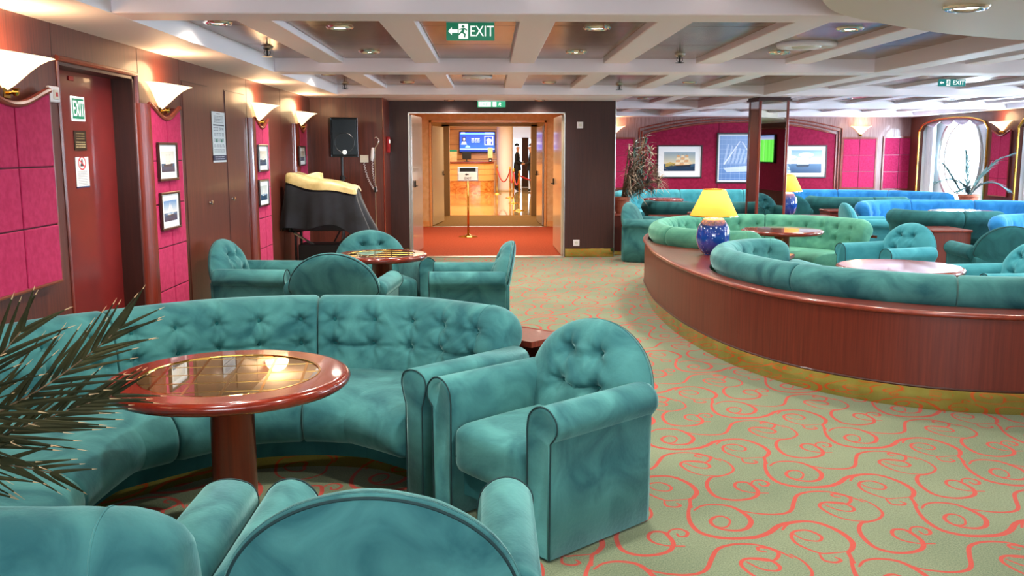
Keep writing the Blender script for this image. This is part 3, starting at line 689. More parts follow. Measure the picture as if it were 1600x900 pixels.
def norm2(a): l = math.hypot(*a) or 1; return (a[0]/l, a[1]/l)
class Path:
    def __init__(s, pts, side=1, n=14):
        P = smooth([(*p, 0) for p in pts], n); s.P = [(p.x, p.y) for p in P]; s.S = [0]
        for a, b in zip(s.P[:-1], s.P[1:]): s.S.append(s.S[-1]+math.hypot(b[0]-a[0], b[1]-a[1]))
        s.len = s.S[-1]; s.side = side
    def at(s, u):
        u2 = min(max(u, 0), s.len); i = int(np.searchsorted(s.S, u2, 'right'))-1; i = min(max(i, 0), len(s.P)-2)
        t = (u2-s.S[i])/max(s.S[i+1]-s.S[i], 1e-9); a, b = s.P[i], s.P[i+1]; p = (a[0]+(b[0]-a[0])*t, a[1]+(b[1]-a[1])*t)
        h = .06
        def q(v):
            v = min(max(v, 0), s.len); j = min(int(np.searchsorted(s.S, v, 'right'))-1, len(s.P)-2); tt = (v-s.S[j])/max(s.S[j+1]-s.S[j], 1e-9)
            return (s.P[j][0]+(s.P[j+1][0]-s.P[j][0])*tt, s.P[j][1]+(s.P[j+1][1]-s.P[j][1])*tt)
        A, Bq = q(u2-h), q(u2+h); d = norm2((Bq[0]-A[0], Bq[1]-A[1])); nn = (d[1]*s.side, -d[0]*s.side)
        if u != u2: p = (p[0]+d[0]*(u-u2), p[1]+d[1]*(u-u2))
        return p, nn, d
    def pt(s, u, n, z): p, nn, d = s.at(u); return (p[0]+nn[0]*n, p[1]+nn[1]*n, z)
    def near(s, q): return min(((math.hypot(a[0]-q[0], a[1]-q[1]), u) for a, u in zip(s.P, s.S)))[1]
    def offset(s, n, k=40): return [s.pt(s.len*i/k, n, 0)[:2] for i in range(k+1)]
BACKP = [(.03, .37), (-.015, .45), (-.045, .56), (-.085, .61), (-.105, .665), (-.095, .72), (-.06, .762), (-.01, .78), (.045, .775), (.085, .745),
         (.105, .70), (.115, .65), (.125, .60), (.135, .55), (.145, .50), (.16, .45), (.17, .40), (.14, .375)]
SEATP = [(.12, .40), (.20, .418), (.30, .425), (.42, .425), (.54, .422), (.64, .41), (.71, .385), (.755, .345), (.77, .29), (.755, .235), (.72, .20), (.66, .185), (.40, .185), (.12, .19)]
def sect(path, prof, u0, u1, step, tuft=None, r0=.03, r1=.03, wr=0.):
    """soft cushion swept along the path between two stations with rounded ends"""
    cn = sum(p[0] for p in prof)/len(prof); cz = sum(p[1] for p in prof)/len(prof)
    L_ = u1-u0; us = []
    k = 6
    for i in range(k): us.append((u0+r0*(1-math.cos(PI/2*i/k)), math.sin(PI/2*i/k)))
    nmid = max(2, int((L_-r0-r1)/step))
    for i in range(nmid+1): us.append((u0+r0+(L_-r0-r1)*i/nmid, 1.))
    for i in range(k-1, -1, -1): us.append((u1-r1*(1-math.cos(PI/2*i/k)), math.sin(PI/2*i/k)))
    rings = []
    for u, sc in us:
        big = r0 if u < (u0+u1)/2 else r1; mn = 1-min(1., big*3.2) if big < .2 else .25
        sc2 = mn+(1-mn)*sc
        ring = []
        for n, z in prof:
            n2, z2 = cn+(n-cn)*sc2, cz+(z-cz)*sc2
            if tuft: n2 += tuft(u, n, z)
            ring.append(path.pt(u, n2, z2))
        rings.append(ring)
    g = loft(rings)
    if path.side > 0: g = (g[0], [q[::-1] for q in g[1]])
    return g
def densify(prof, k):      # smooth closed profile
    P = prof; n = len(P); out = []
    for i in range(n):
        a, b, c, d = P[(i-1) % n], P[i], P[(i+1) % n], P[(i+2) % n]
        for j in range(k):
            t = j/k; out.append(tuple(.5*((2*b[q])+(c[q]-a[q])*t+(2*a[q]-5*b[q]+4*c[q]-d[q])*t*t+(3*b[q]-a[q]-3*c[q]+d[q])*t**3) for q in (0, 1)))
    return out
def banquette(name, label, pts, joints, m, md, side=1, step=.03, kprof=1, buttons=True, arms=(), group=None, tips=(.16, .16), seats=True, base=True, dcol=.225, sjoints=None, backfrac=(0, 1)):
    P = Path(pts, side); t = thing(name, label, 'sofa', (pts[0][0]*0, 0, 0), 0, group)
    js = [0]+[P.near(q) for q in joints]+[P.len]
    bp = densify(BACKP, kprof); sp = densify(SEATP, max(1, kprof-1))
    for i in range(len(js)-1):
        u0, u1 = js[i]+.004, js[i+1]-.004; Ls = u1-u0
        e0 = tips[0] if i == 0 else .03; e1 = tips[1] if i == len(js)-2 else .03
        nc = max(2, int(round((Ls-e0*.6-e1*.6)/dcol))); a0, a1 = u0+e0*.7+.07, u1-e1*.7-.07
        bu = [a0+(a1-a0)*(k+.5*0)/(nc-1) for k in range(nc)]
        BT = [(b, .665) for b in bu]+[(b, .54) for b in bu]
        def tuft(u, n, z):
            if n < .03 or z < .39: return 0.
            d = .012*math.sin(PI*min(1, max(0, (z-.38)/.4)))
            for b, zb in BT:
                du, dz = u-b, z-zb
                if abs(du) > .14: continue
                r = math.hypot(du, dz); an = math.atan2(dz, du)
                d -= .050*math.exp(-(r/.026)**1.3)+.013*math.cos(an*7+b*9)*math.exp(-r/.06)*min(1, r/.015)
            for b in bu:
                du = abs(u-b)
                if du < .06: d -= (.010*math.exp(-du/.009))*(1 if z < .67 else .5)
            if bu[0]-.05 < u < bu[-1]+.05: d -= .014*math.exp(-abs(z-.535+.006*math.sin(u*19))/.009)
            return d
        bc = obj('back_cushion', sect(P, bp, u0, u1, step, tuft, e0, e1), m, t, smooth_=True)
        if kprof > 1:
            nn = int(Ls/.05)
            ends = ([u0+e0*1.05] if i == 0 else [])+([u1-e1*1.05] if i == len(js)-2 else [])
            for ue in ends: obj('piping', seam([P.pt(ue, n+tuft(ue, n, z), z) for n, z in bp], .003, True), m, bc)
        if buttons:
            for b, zb in BT:
                n0 = float(np.interp(zb, [.40, .45, .50, .55, .60, .65, .70, .745], [.17, .16, .145, .135, .125, .115, .105, .085]))
                p, nn_, d_ = P.at(b); button(bc, P.pt(b, n0+tuft(b, n0, zb)+.012, zb), (nn_[0], nn_[1], .15))
    if seats:
        ss = [0.0]+[P.near(q) for q in (sjoints or joints)]+[P.len]
        for i in range(len(ss)-1):
            obj('seat_cushion', sect(P, sp, ss[i]+.004+(.0 if i else .05), ss[i+1]-.004-(.0 if i < len(ss)-2 else .05), max(step, .04), None, .03, .03), m, t, smooth_=True)
        n = 50; us = [.06+(P.len-.12)*k/n for k in range(n+1)]
        def strip(prof):
            rings = [[P.pt(u, a, z) for a, z in prof] for u in us]; g = loft(rings)
            return g if side < 0 else (g[0], [q[::-1] for q in g[1]])
        obj('seat_base', strip([(.05, .37), (.10, .37), (.10, .19), (.60, .19), (.60, .09), (.05, .09)]), md, t)
        obj('kick_strip', strip([(.06, .088), (.50, .088), (.50, .0), (.06, .0)]), M['brass_kick'], t)
    for F_, R_ in arms:
        F_, R_ = Vector((*F_, 0)), Vector((*R_, 0)); d = (F_-R_); l = d.length; an = math.atan2(d.y, d.x)
        prof = [(.055, .01), (.058, .45), (.075, .50), (.084, .545), (.07, .585), (.035, .603), (0, .607), (-.035, .603), (-.07, .585), (-.084, .545), (-.075, .5), (-.058, .45), (-.055, .01)]
        prof = prof[:1]+[tuple(p)[:2] for p in smooth([(*q, 0) for q in prof[1:-1]], 4)]+prof[-1:]
        def ring(x, ins=0): return [(x, y-math.copysign(min(ins, abs(y)), y), z-(ins if z > .3 else 0)) for y, z in prof]
        g = loft([ring(0, .02), ring(.01, 0), ring(l*.5, 0), ring(l-.012, 0), ring(l, .006), ring(l+.004, .02)])
        g = (g[0], g[1]); a = obj('armrest', xf(g, R_, rz=an), m, t, smooth_=True)
        if kprof > 1: obj('piping', xf(seam(ring(l+.002, .004), .0035), R_, rz=an), M['seam'], a)
    return t, P

# ---- front banquette round the near table
FP = [(-.66, 1.93), (-1.1, 1.93), (-1.6, 2.03), (-2.0, 2.4), (-2.2, 2.95), (-2.25, 3.5), (-2.17, 4.1), (-1.85, 4.5), (-1.42, 4.83), (-.88, 4.94), (-.40, 4.86), (-.12, 4.68), (.13, 4.46)]
front_sofa, FPath = banquette('curved_banquette', 'nearest curved teal velvet tufted banquette wrapping the glass topped table', FP,
    [(-1.55, 2.0), (-2.2, 2.9), (-1.87, 4.48), (-.90, 4.94)], M['teal'], M['teal_dark'], 1, .011, 5, True,
    [((-.336, 3.945), (.135, 4.42)), ((-.76, 2.60), (-.76, 1.98))], sjoints=[(-1.75, 2.15), (-2.25, 3.2), (-1.87, 4.48), (-.90, 4.94)])
# wooden shelf wall behind that banquette
def wood_wall(name, label, outer, inner, zt=.6, zb=.14, k=60, mwood='wood_front', pieces=6, cat='divider', kick=True):
    """low curved divider: veneered outer face, lacquered shelf, brass kick; outer / inner are lists of points"""
    t = thing(name, label, cat, (0, 0, 0))
    o = outer
    def off(i, d):
        a, b = o[max(i-1, 0)], o[min(i+1, len(o)-1)]; n = norm2((b[1]-a[1], -(b[0]-a[0]))); return (o[i][0]+n[0]*d, o[i][1]+n[1]*d)
    ctr = inner[len(inner)//2]; mid = o[len(o)//2]; s = 1 if (ctr[0]-mid[0])*(off(len(o)//2, 1)[0]-mid[0])+(ctr[1]-mid[1])*(off(len(o)//2, 1)[1]-mid[1]) > 0 else -1
    per = (len(o)-1)/pieces
    for q in range(pieces):
        i0, i1 = int(round(q*per)), int(round((q+1)*per)); r = []
        for i in range(i0, i1+1):
            a, b = off(i, 0), off(i, s*.03); r.append([(*a, zb), (*b, zb), (*b, zt-.03), (*a, zt-.03)])
        obj('veneer_panel', loft(r), M[mwood], t)
    obj('shelf', prism(list(o)+list(inner), zt-.03, zt), M['wood_table' if False else 'wood_red'], t)
    obj('shelf_edge', tube([(*off(i, -s*.006), zt-.014) for i in range(len(o))], .017, 8), M['wood_edge'], t, smooth_=True)
    obj('bottom_edge', tube([(*off(i, -s*.0), zb) for i in range(len(o))], .008, 6), M['wood_dark'], t)
    if kick:
        r = []
        for i in range(len(o)): a, b = off(i, s*.014), off(i, s*.03); r.append([(*a, 0), (*b, 0), (*b, zb), (*a, zb)])
        obj('kick_strip', loft(r), M['brass_kick'], t)
    return t
inn = FPath.offset(-.108, 60)
k0 = 34
outl = [FPath.pt(FPath.len*i/60, -.38, 0)[:2] for i in range(k0, 61)]
outl = [(max(x, -2.39), y) for x, y in outl]
outl += [(outl[-1][0]+.0, outl[-1][1]-.02)]
wood_wall('curved_divider', 'low mahogany shelf wall curving behind the nearest banquette', outl, [(max(p[0], -2.39), p[1]) for p in inn[k0:]][::-1], pieces=6)
make_armchair('armchair', 'teal velvet armchair with four buttons in its back, right of the nearest banquette', M['teal'], M['teal_dark'], (.235, 3.80), (-.75, -.66))
make_armchair('armchair', 'teal armchair seen from behind at the bottom edge of the view', M['teal'], M['teal_dark'], (-.27, 2.27), (.0, 1))
# second group
G2 = 'armchairs around the second table'
make_armchair('armchair', 'teal armchair against the panelled wall, side on, left of the second table', M['teal'], M['teal_dark'], (-1.93, 7.74), (.99, -.10), group=G2)
make_armchair('armchair', 'teal armchair with its plain rounded back to us, directly behind the nearest banquette', M['teal'], M['teal_dark'], (-1.12, 7.03), (.10, .99), group=G2)
make_armchair('armchair', 'teal armchair behind the second table, in front of the cloth covered equipment', M['teal'], M['teal_dark'], (-.99, 8.36), (.45, -.89), group=G2)
make_armchair('armchair', 'teal armchair facing left beside the aisle, right of the second table', M['teal'], M['teal_dark'], (-.15, 7.56), (-1, 0), group=G2)

# ---- island on the right
OUT = [(4.75, 5.2), (4.1, 5.16), (3.6, 5.17), (3.02, 5.24), (2.63, 5.36), (2.29, 5.6), (1.99, 5.97), (1.765, 6.5), (1.64, 7.1), (1.575, 7.7), (1.555, 8.4), (1.57, 8.9), (1.62, 9.5), (1.70, 10.15), (1.90, 10.8), (2.3, 11.3), (2.95, 11.6), (3.6, 11.45)]
OUT = [(p.x, p.y) for p in smooth([(*q, 0) for q in OUT], 6)]
B1P = [(2.62, 8.84), (2.28, 8.86), (1.97, 9.10), (1.80, 9.55), (1.86, 10.2), (2.2, 10.85), (2.9, 11.2), (3.6, 11.05), (4.0, 10.65), (4.22, 10.2)]
B2P = [(2.62, 8.05), (2.33, 8.07), (2.06, 7.86), (1.90, 7.5), (1.87, 7.1), (1.95, 6.7), (2.10, 6.3), (2.40, 5.95), (2.86, 5.65), (3.35, 5.53), (3.95, 5.5), (4.5, 5.53)]
b1, P1 = banquette('curved_banquette', 'sea green tufted banquette curving round the table behind the yellow lamp', B1P, [(1.80, 9.3), (2.5, 11.05), (3.3, 11.15)], M['green'], M['teal_dark'], 1, .022, 2, True, [((4.1-.25, 9.55), (4.25, 9.95))][:0])
b2, P2 = banquette('curved_banquette', 'green teal banquette backing onto the low mahogany wall at right', B2P, [(2.10, 6.28), (2.88, 5.64)], M['teal'], M['teal_dark'], -1, .022, 2, True, [((2.74, 7.32), (2.66, 8.0))])
in2 = P2.offset(-.108, 40)[::-1]; in1 = P1.offset(-.108, 40)
inner = in2+[(2.8, 8.44)]+in1     # from the right-hand end round to the far side
isl = wood_wall('curved_divider', 'long curved mahogany divider wall with brass kick on the right', OUT, inner[::-1], pieces=16)

def table(name, label, x, y, r, glass=False, h=.70, group=None, rz=0):
    t = thing(name, label, 'table', (x, y, 0), rz, group)
    ri = r*.735 if glass else 0
    pr = [(r*.9, h-.050), (r*.965, h-.045), (r*.992, h-.034), (r, h-.022), (r*.992, h-.010), (r*.97, h-.002), (r*.94, h)]
    if glass: pr = [(ri, h-.03)]+pr+[(ri+.004, h), (ri, h-.004), (ri, h-.03)]
    else: pr = [(0, h-.05)]+pr+[(0, h)]
    obj('tabletop', lathe(pr, 64, cap=False), M['wood_table'], t, smooth_=True)
    me = kids(t)[-1].data
    for p in me.polygons:
        if all(abs(me.vertices[q].co.z-h) < 1e-5 for q in p.vertices): p.use_smooth = False
    if glass:
        obj('glass_inlay', lathe([(0, h-.02), (ri, h-.02), (ri, h-.0035), (0, h-.0035)], 48, cap=False), M['tabletop_glass'], t)
        obj('inlay_rim', lathe([(ri-.003, h-.0035), (ri-.002, h+.0008), (ri+.004, h+.001), (ri+.006, h)], 48, cap=False), M['brass'], t)
        n = 5 if r > .4 else 4
        for ax in range(2):
            for k in range(n):
                c = -ri+2*ri*(k+.5)/n+.01; l = math.sqrt(ri*ri-c*c)-.004
                g = box(c-.005, c+.005, -l, l, h-.0034, h-.0024) if ax == 0 else box(-l, l, c-.004, c+.004, h-.0034, h-.0025)
                obj('brass_strip', g, M['brass'], t)
    obj('pedestal', lathe([(.088, .03), (.085, .06), (.083, h-.05), (.10, h-.045)], 28), M['wood_red'], t, smooth_=True)
    obj('base_plate', lathe([(0, 0), (.27, 0), (.275, .012), (.26, .022), (.10, .035), (.09, .045)], 36, cap=False), M['brass'], t, smooth_=True)
    return t
table('round_table', 'near round mahogany table with gold gridded glass inlay', -1.0, 3.50, .455, True, rz=.12)
table('round_table', 'smaller glass inlaid round table between four teal armchairs', -.90, 7.67, .375, True, rz=.1)
table('round_table', 'polished round mahogany table within the green tufted banquette', 3.15, 9.94, .435)
table('round_table', 'glossy round mahogany table reflecting the windows, at right', 3.03, 6.76, .45)
make_armchair('armchair', 'teal armchair with tufted back facing left between the two right hand tables', M['teal_daylight'], M['teal_dark'], (4.02, 9.25), (-.93, -.36))
make_armchair('armchair', 'teal armchair cut by the right edge, beside the glossy table', M['teal_daylight'], M['teal_dark'], (4.12, 7.36), (-1, -.08))
make_armchair('armchair', 'dark teal armchair turned away at the right edge beside the wooden block', M['teal_dark'], M['teal_dark'], (5.15, 9.3), (.1, 1))
make_armchair('armchair', 'teal armchair facing right just beyond the doorway wall', M['teal'], M['teal_dark'], (2.24, 13.02), (.88, -.47), detail=False)
make_armchair('armchair', 'dark teal rounded armchair back right of the farther yellow lamp', M['teal_dark'], M['teal_dark'], (5.0, 15.6), (.1, 1), detail=False)
make_armchair('armchair', 'teal armchair in a pale daylight tint facing right in front of the long daylight-blue banquette', M['teal_daylight'], M['teal_dark'], (5.3, 12.95), (1, -.1), detail=False)

# ---- farther seating
banquette('curved_banquette', 'teal banquette in a pale daylight tint below the ship painting on the far wall', [(2.35, 17.0), (2.45, 17.7), (2.9, 18.1), (3.6, 18.2), (5.35, 18.2)], [(3.12, 18.15), (3.74, 18.2), (4.36, 18.2), (4.92, 18.2)], M['teal_daylight'], M['teal_dark'], 1, .04, 1, False)
banquette('curved_banquette', 'long teal banquette tinted daylight blue along the far wall, right half', [(5.4, 18.2), (6.2, 18.15), (7.2, 17.95), (8.0, 17.4), (8.35, 16.6)], [(6.1, 18.15), (6.8, 18.0), (7.6, 17.7)], M['blue'], M['teal_dark'], 1, .04, 1, False)
banquette('curved_banquette', 'teal tufted banquette tinted bright daylight blue in front of the palm pot', [(5.55, 13.75), (5.72, 14.1), (6.2, 14.35), (7.2, 14.3), (8.1, 14.0), (8.6, 13.3)], [(6.50, 14.36), (7.45, 14.25)], M['blue'], M['teal_dark'], 1, .03, 1, False)
banquette('curved_banquette', 'teal banquette tinted daylight blue with rounded end right of the wooden block', [(5.92, 10.72), (6.2, 11.05), (6.8, 11.25), (7.6, 11.25), (8.4, 11.0)], [(7.0, 11.28)], M['blue'], M['teal_dark'], 1, .03, 1, False)
banquette('curved_banquette', 'dark teal banquette back resting on the wooden block at right', [(6.6, 11.72), (6.1, 11.66), (5.62, 11.72), (5.42, 12.05), (5.38, 12.4)], [(6.0, 11.66)], M['teal_dark'], M['teal_dark'], 1, .04, 1, False)
banquette('curved_banquette', 'dark teal banquette back behind the pale armchair near the daylight-blue seats', [(7.0, 15.35), (6.3, 15.2), (5.75, 15.25), (5.5, 15.5), (5.45, 15.9)], [(6.3, 15.2)], M['teal_dark'], M['teal_dark'], 1, .04, 1, False)
banquette('curved_banquette', 'dark green banquette back beyond the doorway wall under the ship painting', [(4.25, 14.0), (3.6, 13.85), (2.8, 13.85), (2.5, 14.1), (2.45, 14.6)], [(3.3, 13.8)], M['teal_dark'], M['teal_dark'], 1, .04, 1, False)
def ledge(label, x0, x1, y0, y1, z=.6, cat='shelf', name='wooden_block'):
    t = thing(name, label, cat, ((x0+x1)/2, (y0+y1)/2, 0)); a, b = (x1-x0)/2, (y1-y0)/2
    obj('body', box(-a, a, -b, b, .06, z-.03), M['wood_front'], t); obj('shelf', bbox(-a-.015, a+.015, -b-.015, b+.015, z-.03, z, .008), M['wood_red'], t)
    obj('kick_strip', box(-a+.02, a-.02, -b+.02, b-.02, 0, .06), M['brass_kick'], t); return t
ledge('upright mahogany divider block with pale glossy top, at the right', 5.30, 5.75, 10.95, 11.52)
ledge('small mahogany block right of the farther yellow lamp', 5.36, 5.80, 14.55, 15.0)
ledge('mahogany shelf carrying the farther yellow lamp', 4.05, 4.95, 13.2, 13.62)
ledge('mahogany shelf holding the bushy potted plant beside the doorway wall', 1.81, 2.1, 13.7, 16.5)
ledge('mahogany window shelf holding the potted palm', 7.7, 8.7, 15.1, 16.0)
ledge('low mahogany shelf between the far banquettes and the crimson wall', 2.2, 8.3, 18.6, 19.85)
ledge('low mahogany divider beyond the doorway wall', 2.35, 3.9, 13.56, 13.68)
table('round_table', 'small dark red round table nearest the ship painting', 3.06, 16.4, .36)
table('round_table', 'dark red round table in front of the small one below the ship painting', 2.95, 15.2, .38)
table('round_table', 'dark red table with a drinking glass, beyond the doorway wall', 3.05, 12.72, .34)
table('round_table', 'bright topped round table in front of the long daylight-blue banquette', 6.65, 12.95, .45)

# ---- mirrored column
cx, cy, h = 3.75, 12.62, .2
t = thing('mirror_column', 'square ceiling column faced with mirrors in mahogany frames', 'column', (cx, cy, 0), math.radians(4))
obj('core', box(-h+.01, h-.01, -h+.01, h-.01, 0, ZC), M['wood_dark'], t)
for i in range(4):
    a = i*PI/2
    obj('mirror_panel', xf(box(-h+.026, h-.026, -h+.004, -h+.01, .35, 2.19), rz=a), M['mirror'], t)
    obj('corner_post', xf(bbox(-h-.006, -h+.030, -h-.006, -h+.030, 0, 2.2, .006), rz=a), M['wood_red'], t)
    obj('lower_panel', xf(box(-h+.04, h-.04, -h, -h+.01, 0, .35), rz=a), M['wood_red'], t)
obj('capital', join(bbox(-h-.03, h+.03, -h-.03, h+.03, 2.19, 2.215, .004), bbox(-h-.015, h+.015, -h-.015, h+.015, 2.215, ZC, .004)), M['wood_dark'], t)

# ---- table lamps
def lamp(label, x, y, z=.602):
    t = thing('table_lamp', label, 'lamp', (x, y, z))
    pr = [(.075, 0), (.092, .012)]+[(.152*math.sin(a)**.9 if True else 0, .165-.165*math.cos(a)*1.0) for a in [PI*(.2+.6*i/14) for i in range(15)]]
    pr = [(0, 0), (.085, 0)]+[(.152*math.sin(a)**.85, .168-.186*math.cos(a)) for a in [math.acos(.9)+(PI-math.acos(.9)-.62)*i/16 for i in range(17)]]
    obj('ceramic_base', lathe(pr, 36, cap=False), M['lamp_glaze'], t, smooth_=True)
    top = pr[-1]
    obj('ceramic_cap', lathe([(top[0]*1.01, top[1]-.004), (top[0]*.98, top[1]+.004), (top[0]*.6, top[1]+.026), (.02, top[1]+.036), (0, top[1]+.037)], 30, cap=False), M['offwhite'], t, smooth_=True)
    obj('lamp_neck', lathe([(.014, top[1]+.03), (.014, .44), (.02, .445), (.02, .5), (.006, .51)], 12), M['brass'], t)
    obj('lamp_shade', lathe([(.212, .355), (.215, .355), (.100, .592), (.097, .592), (.212, .355)], 40, cap=False), M['shade'], t, smooth_=True)
    obj('shade_trim', join(lathe([(.213, .352), (.2175, .352), (.2165, .360), (.211, .36)], 40, cap=False), lathe([(.097, .589), (.102, .589), (.101, .596), (.096, .596)], 40, cap=False)), M['gold'], t)
    obj('bulb', lathe([(0, .56), (.02, .55), (.03, .53), (.02, .505), (.01, .5)], 14), M['lens'], t, smooth_=True)
    lampo('bulb_light', 'POINT', (0, 0, .47), 3.5, (1, .84, .6), size=.03, parent=t)
    return t
def glaze():
    m = mat('cobalt_glaze_spotted', '#1248a0', .1, coat=1., coat_rough=.02)
    tc = N(m, 'ShaderNodeTexCoord'); v = N(m, 'ShaderNodeTexVoronoi'); v.inputs['Scale'].default_value = 34; L(m, tc.outputs['Object'], v.inputs['Vector'])
    r = N(m, 'ShaderNodeValToRGB'); r.color_ramp.elements[0].position = .10; r.color_ramp.elements[1].position = .16; r.color_ramp.elements[0].color = c4('#a8c8ee'); r.color_ramp.elements[1].color = c4('#123f98')
    L(m, v.outputs['Distance'], r.inputs[0]); L(m, r.outputs[0], B(m).inputs['Base Color']); return m
M['lamp_glaze'] = glaze()
lamp('blue ceramic lamp with lit yellow shade on the curved divider shelf', 2.03, 8.40)
lamp('second blue lamp with yellow shade, beside the mirrored column', 4.30, 13.42)

# ================================================================== WALL FITTINGS
def half_bowl(n=20):
    pr = [(.012, -.01), (.03, 0), (.06, .02), (.10, .05), (.15, .088), (.20, .12), (.25, .142), (.285, .150), (.27, .152), (.20, .128), (.12, .078), (.05, .03), (.0, .02)]
    V, F = [], []; k = len(pr)
    for i in range(n+1):
        a = -PI/2+PI*i/n
        for r, z in pr: V.append((r*.78*math.cos(a), r*math.sin(a), z+.02*abs(math.sin(a))**3*(r/.285)))
    for i in range(n):
        for j in range(k-1): A = i*k+j; F.append((A, A+k, A+k+1, A+1))
    return V, F
def sconce(label, x, y, rz, z=1.85, power=SCONCE_W, s=1.):
    t = thing('wall_sconce', label, 'wall lamp', (x, y, z), rz, 'bowl wall sconces')
    obj('glass_bowl', xf(half_bowl(), s=(s, s, 1)), M['glow'], t, smooth_=True)
    obj('bracket', join(bbox(0, .012, -.03, .03, -.05, .03, .004, 1), xf(lathe([(0, -.03), (.012, -.025), (.02, -.01), (.014, .0), (.024, .01)], 12), (.05, 0, -.01)), tube([(.0, 0, -.025), (.05, 0, -.02)], .008, 6)), M['brass'], t)
    lampo('sconce_light', 'POINT', (.10, 0, .22), power, (1, .62, .32), size=.12, parent=t)
for y, s in ((4.735, 'large lit bowl sconce above the leftmost raspberry panel'), (6.915, 'lit bowl sconce above two framed prints beside the dark red door'), (9.78, 'lit bowl sconce above the narrow panel past the cupboard doors'), (11.9, 'lit bowl sconce in the corner left of the loudspeaker'), (2.2, 'lit bowl sconce on the wall left of the viewer'), (-.3, 'lit bowl sconce on the wall behind the viewer')):
    sconce(s, XL+.02, y, 0)
sconce('lit bowl sconce on the far wall above the double pad panel', 7.92, YF-.01, -PI/2, 1.88, s=.8); sconce('lit bowl sconce on the far wall behind the bushy plant', 2.62, YF-.01, -PI/2, 1.88, s=.9)
for y, s in ((16.3, 'lit bowl sconce between the two farthest window alcoves'), (12.6, 'lit bowl sconce between the nearer window alcoves')): sconce(s, XR-.01, y, PI, 1.88)

def picture(name, label, arr, x, y, z, w_, h_, axis, fr=.03, mfr='frame', matw=0., group=None, coat=.6, cat='picture'):
    """framed picture centred at x,y,z; axis '+x' hangs on the left wall, '-y' on the far wall"""
    t = thing(name, label, cat, (x, y, z), PI/2 if axis == '+x' else 0, group)    # local: facing -y
    a, b = w_/2, h_/2
    obj('frame', join(bbox(-a, a, -.022, 0, b-fr, b, .004, 1), bbox(-a, a, -.022, 0, -b, -b+fr, .004, 1), bbox(-a, -a+fr, -.022, 0, -b+fr, b-fr, .004, 1), bbox(a-fr, a, -.022, 0, -b+fr, b-fr, .004, 1)), M[mfr], t)
    if matw: obj('mount', box(-a+fr, a-fr, -.010, -.002, -b+fr, b-fr), M['paper'], t)
    c = fr+matw
    pquad('print', (-a+c, -.012, -b+c), (2*(a-c), 0, 0), (0, 0, 2*(b-c)), print_mat('print', arr, rough=.25, coat=coat), t, th=.001)
    return t
def sea_pic(k):
    a = canvas(96, 128, '#c8d4d8'); grad(a, 0, .6, ('#d5dcd4', '#5f98d0', '#d8d0bc', '#b4c8d2', '#d4cfc8')[k], '#eef2f0'); grad(a, .6, 1, '#47708f', '#1e3a58')
    cx = .5
    if k in (1, 3):
        poly(a, [(.48, .08), (.50, .7), (.24, .68)], '#f4f6f6'); poly(a, [(.53, .16), (.55, .68), (.74, .66)], '#e6ecee'); poly(a, [(.25, .70), (.78, .70), (.7, .77), (.32, .77)], '#26323c')
        poly(a, [(.1, .62), (.5, .56), (.9, .62), (.9, .66), (.1, .66)], '#8fb4d6', .7)
    else:
        poly(a, [(.12, .64), (.88, .60), (.8, .74), (.2, .76)], '#2a3a4a'); poly(a, [(.3, .5), (.7, .48), (.7, .62), (.3, .64)], '#ece8dc')
        for m_ in (.36, .5, .62): rect(a, m_, .16, m_+.012, .52, '#5a5048'); poly(a, [(m_-.08, .22), (m_+.08, .22), (m_+.1, .44), (m_-.1, .44)], '#f0ece0', .8)
    return a
def tall_ship():
    a = canvas(300, 190, '#b8c4cc'); grad(a, 0, .62, '#8fa6b4', '#d9cfae'); grad(a, .62, 1, '#3c5f7c', '#16304a')
    poly(a, [(.05, .62), (.2, .52), (.38, .6), (.3, .8), (.05, .8)], '#c9a64a', .8)
    poly(a, [(.0, .82), (.25, .70), (.5, .78), (.75, .82), (1, .76), (1, 1), (0, 1)], '#1c3550', .8)
    poly(a, [(.36, .68), (.88, .64), (.84, .80), (.42, .80)], '#1f2c3c'); poly(a, [(.36, .68), (.88, .64), (.87, .67), (.37, .71)], '#c98a3a')
    for i, mx in enumerate((.46, .60, .73)):
        rect(a, mx, .1, mx+.008, .68, '#4a3428')
        for r in range(4):
            y0 = .16+.13*r; w_ = .045+.012*r; poly(a, [(mx-w_, y0), (mx+w_, y0-.01), (mx+w_*1.25, y0+.11), (mx-w_*1.2, y0+.11)], '#ead9b4' if (r+i) % 2 else '#d8a878')
    poly(a, [(.78, .3), (.93, .64), (.78, .62)], '#e2cfa8', .9); poly(a, [(.36, .68), (.24, .58), (.36, .66)], '#4a3428')
    return a
def chart():
    a = canvas(200, 240, '#5f86c0'); grad(a, 0, 1, '#8fb0dc', '#5a80b8')
    for i in range(9): rect(a, 0, .08+i*.11, 1, .085+i*.11, '#c8dcf2'); rect(a, .06+i*.115, 0, .066+i*.115, 1, '#a9c4e6')
    for q in range(7): poly(a, [(.1+.1*q, .62), (.2+.1*q, .18+.03*q), (.24+.1*q, .2+.03*q), (.16+.1*q, .62)], '#dfeaf6', .45)
    poly(a, [(.1, .64), (.5, .12), (.52, .13), (.14, .65)], '#eef4fa', .8); poly(a, [(.9, .6), (.55, .14), (.57, .13), (.93, .6)], '#eef4fa', .8)
    poly(a, [(.1, .72), (.9, .66), (.82, .8), (.2, .82)], '#e6f0fa', .7); return a
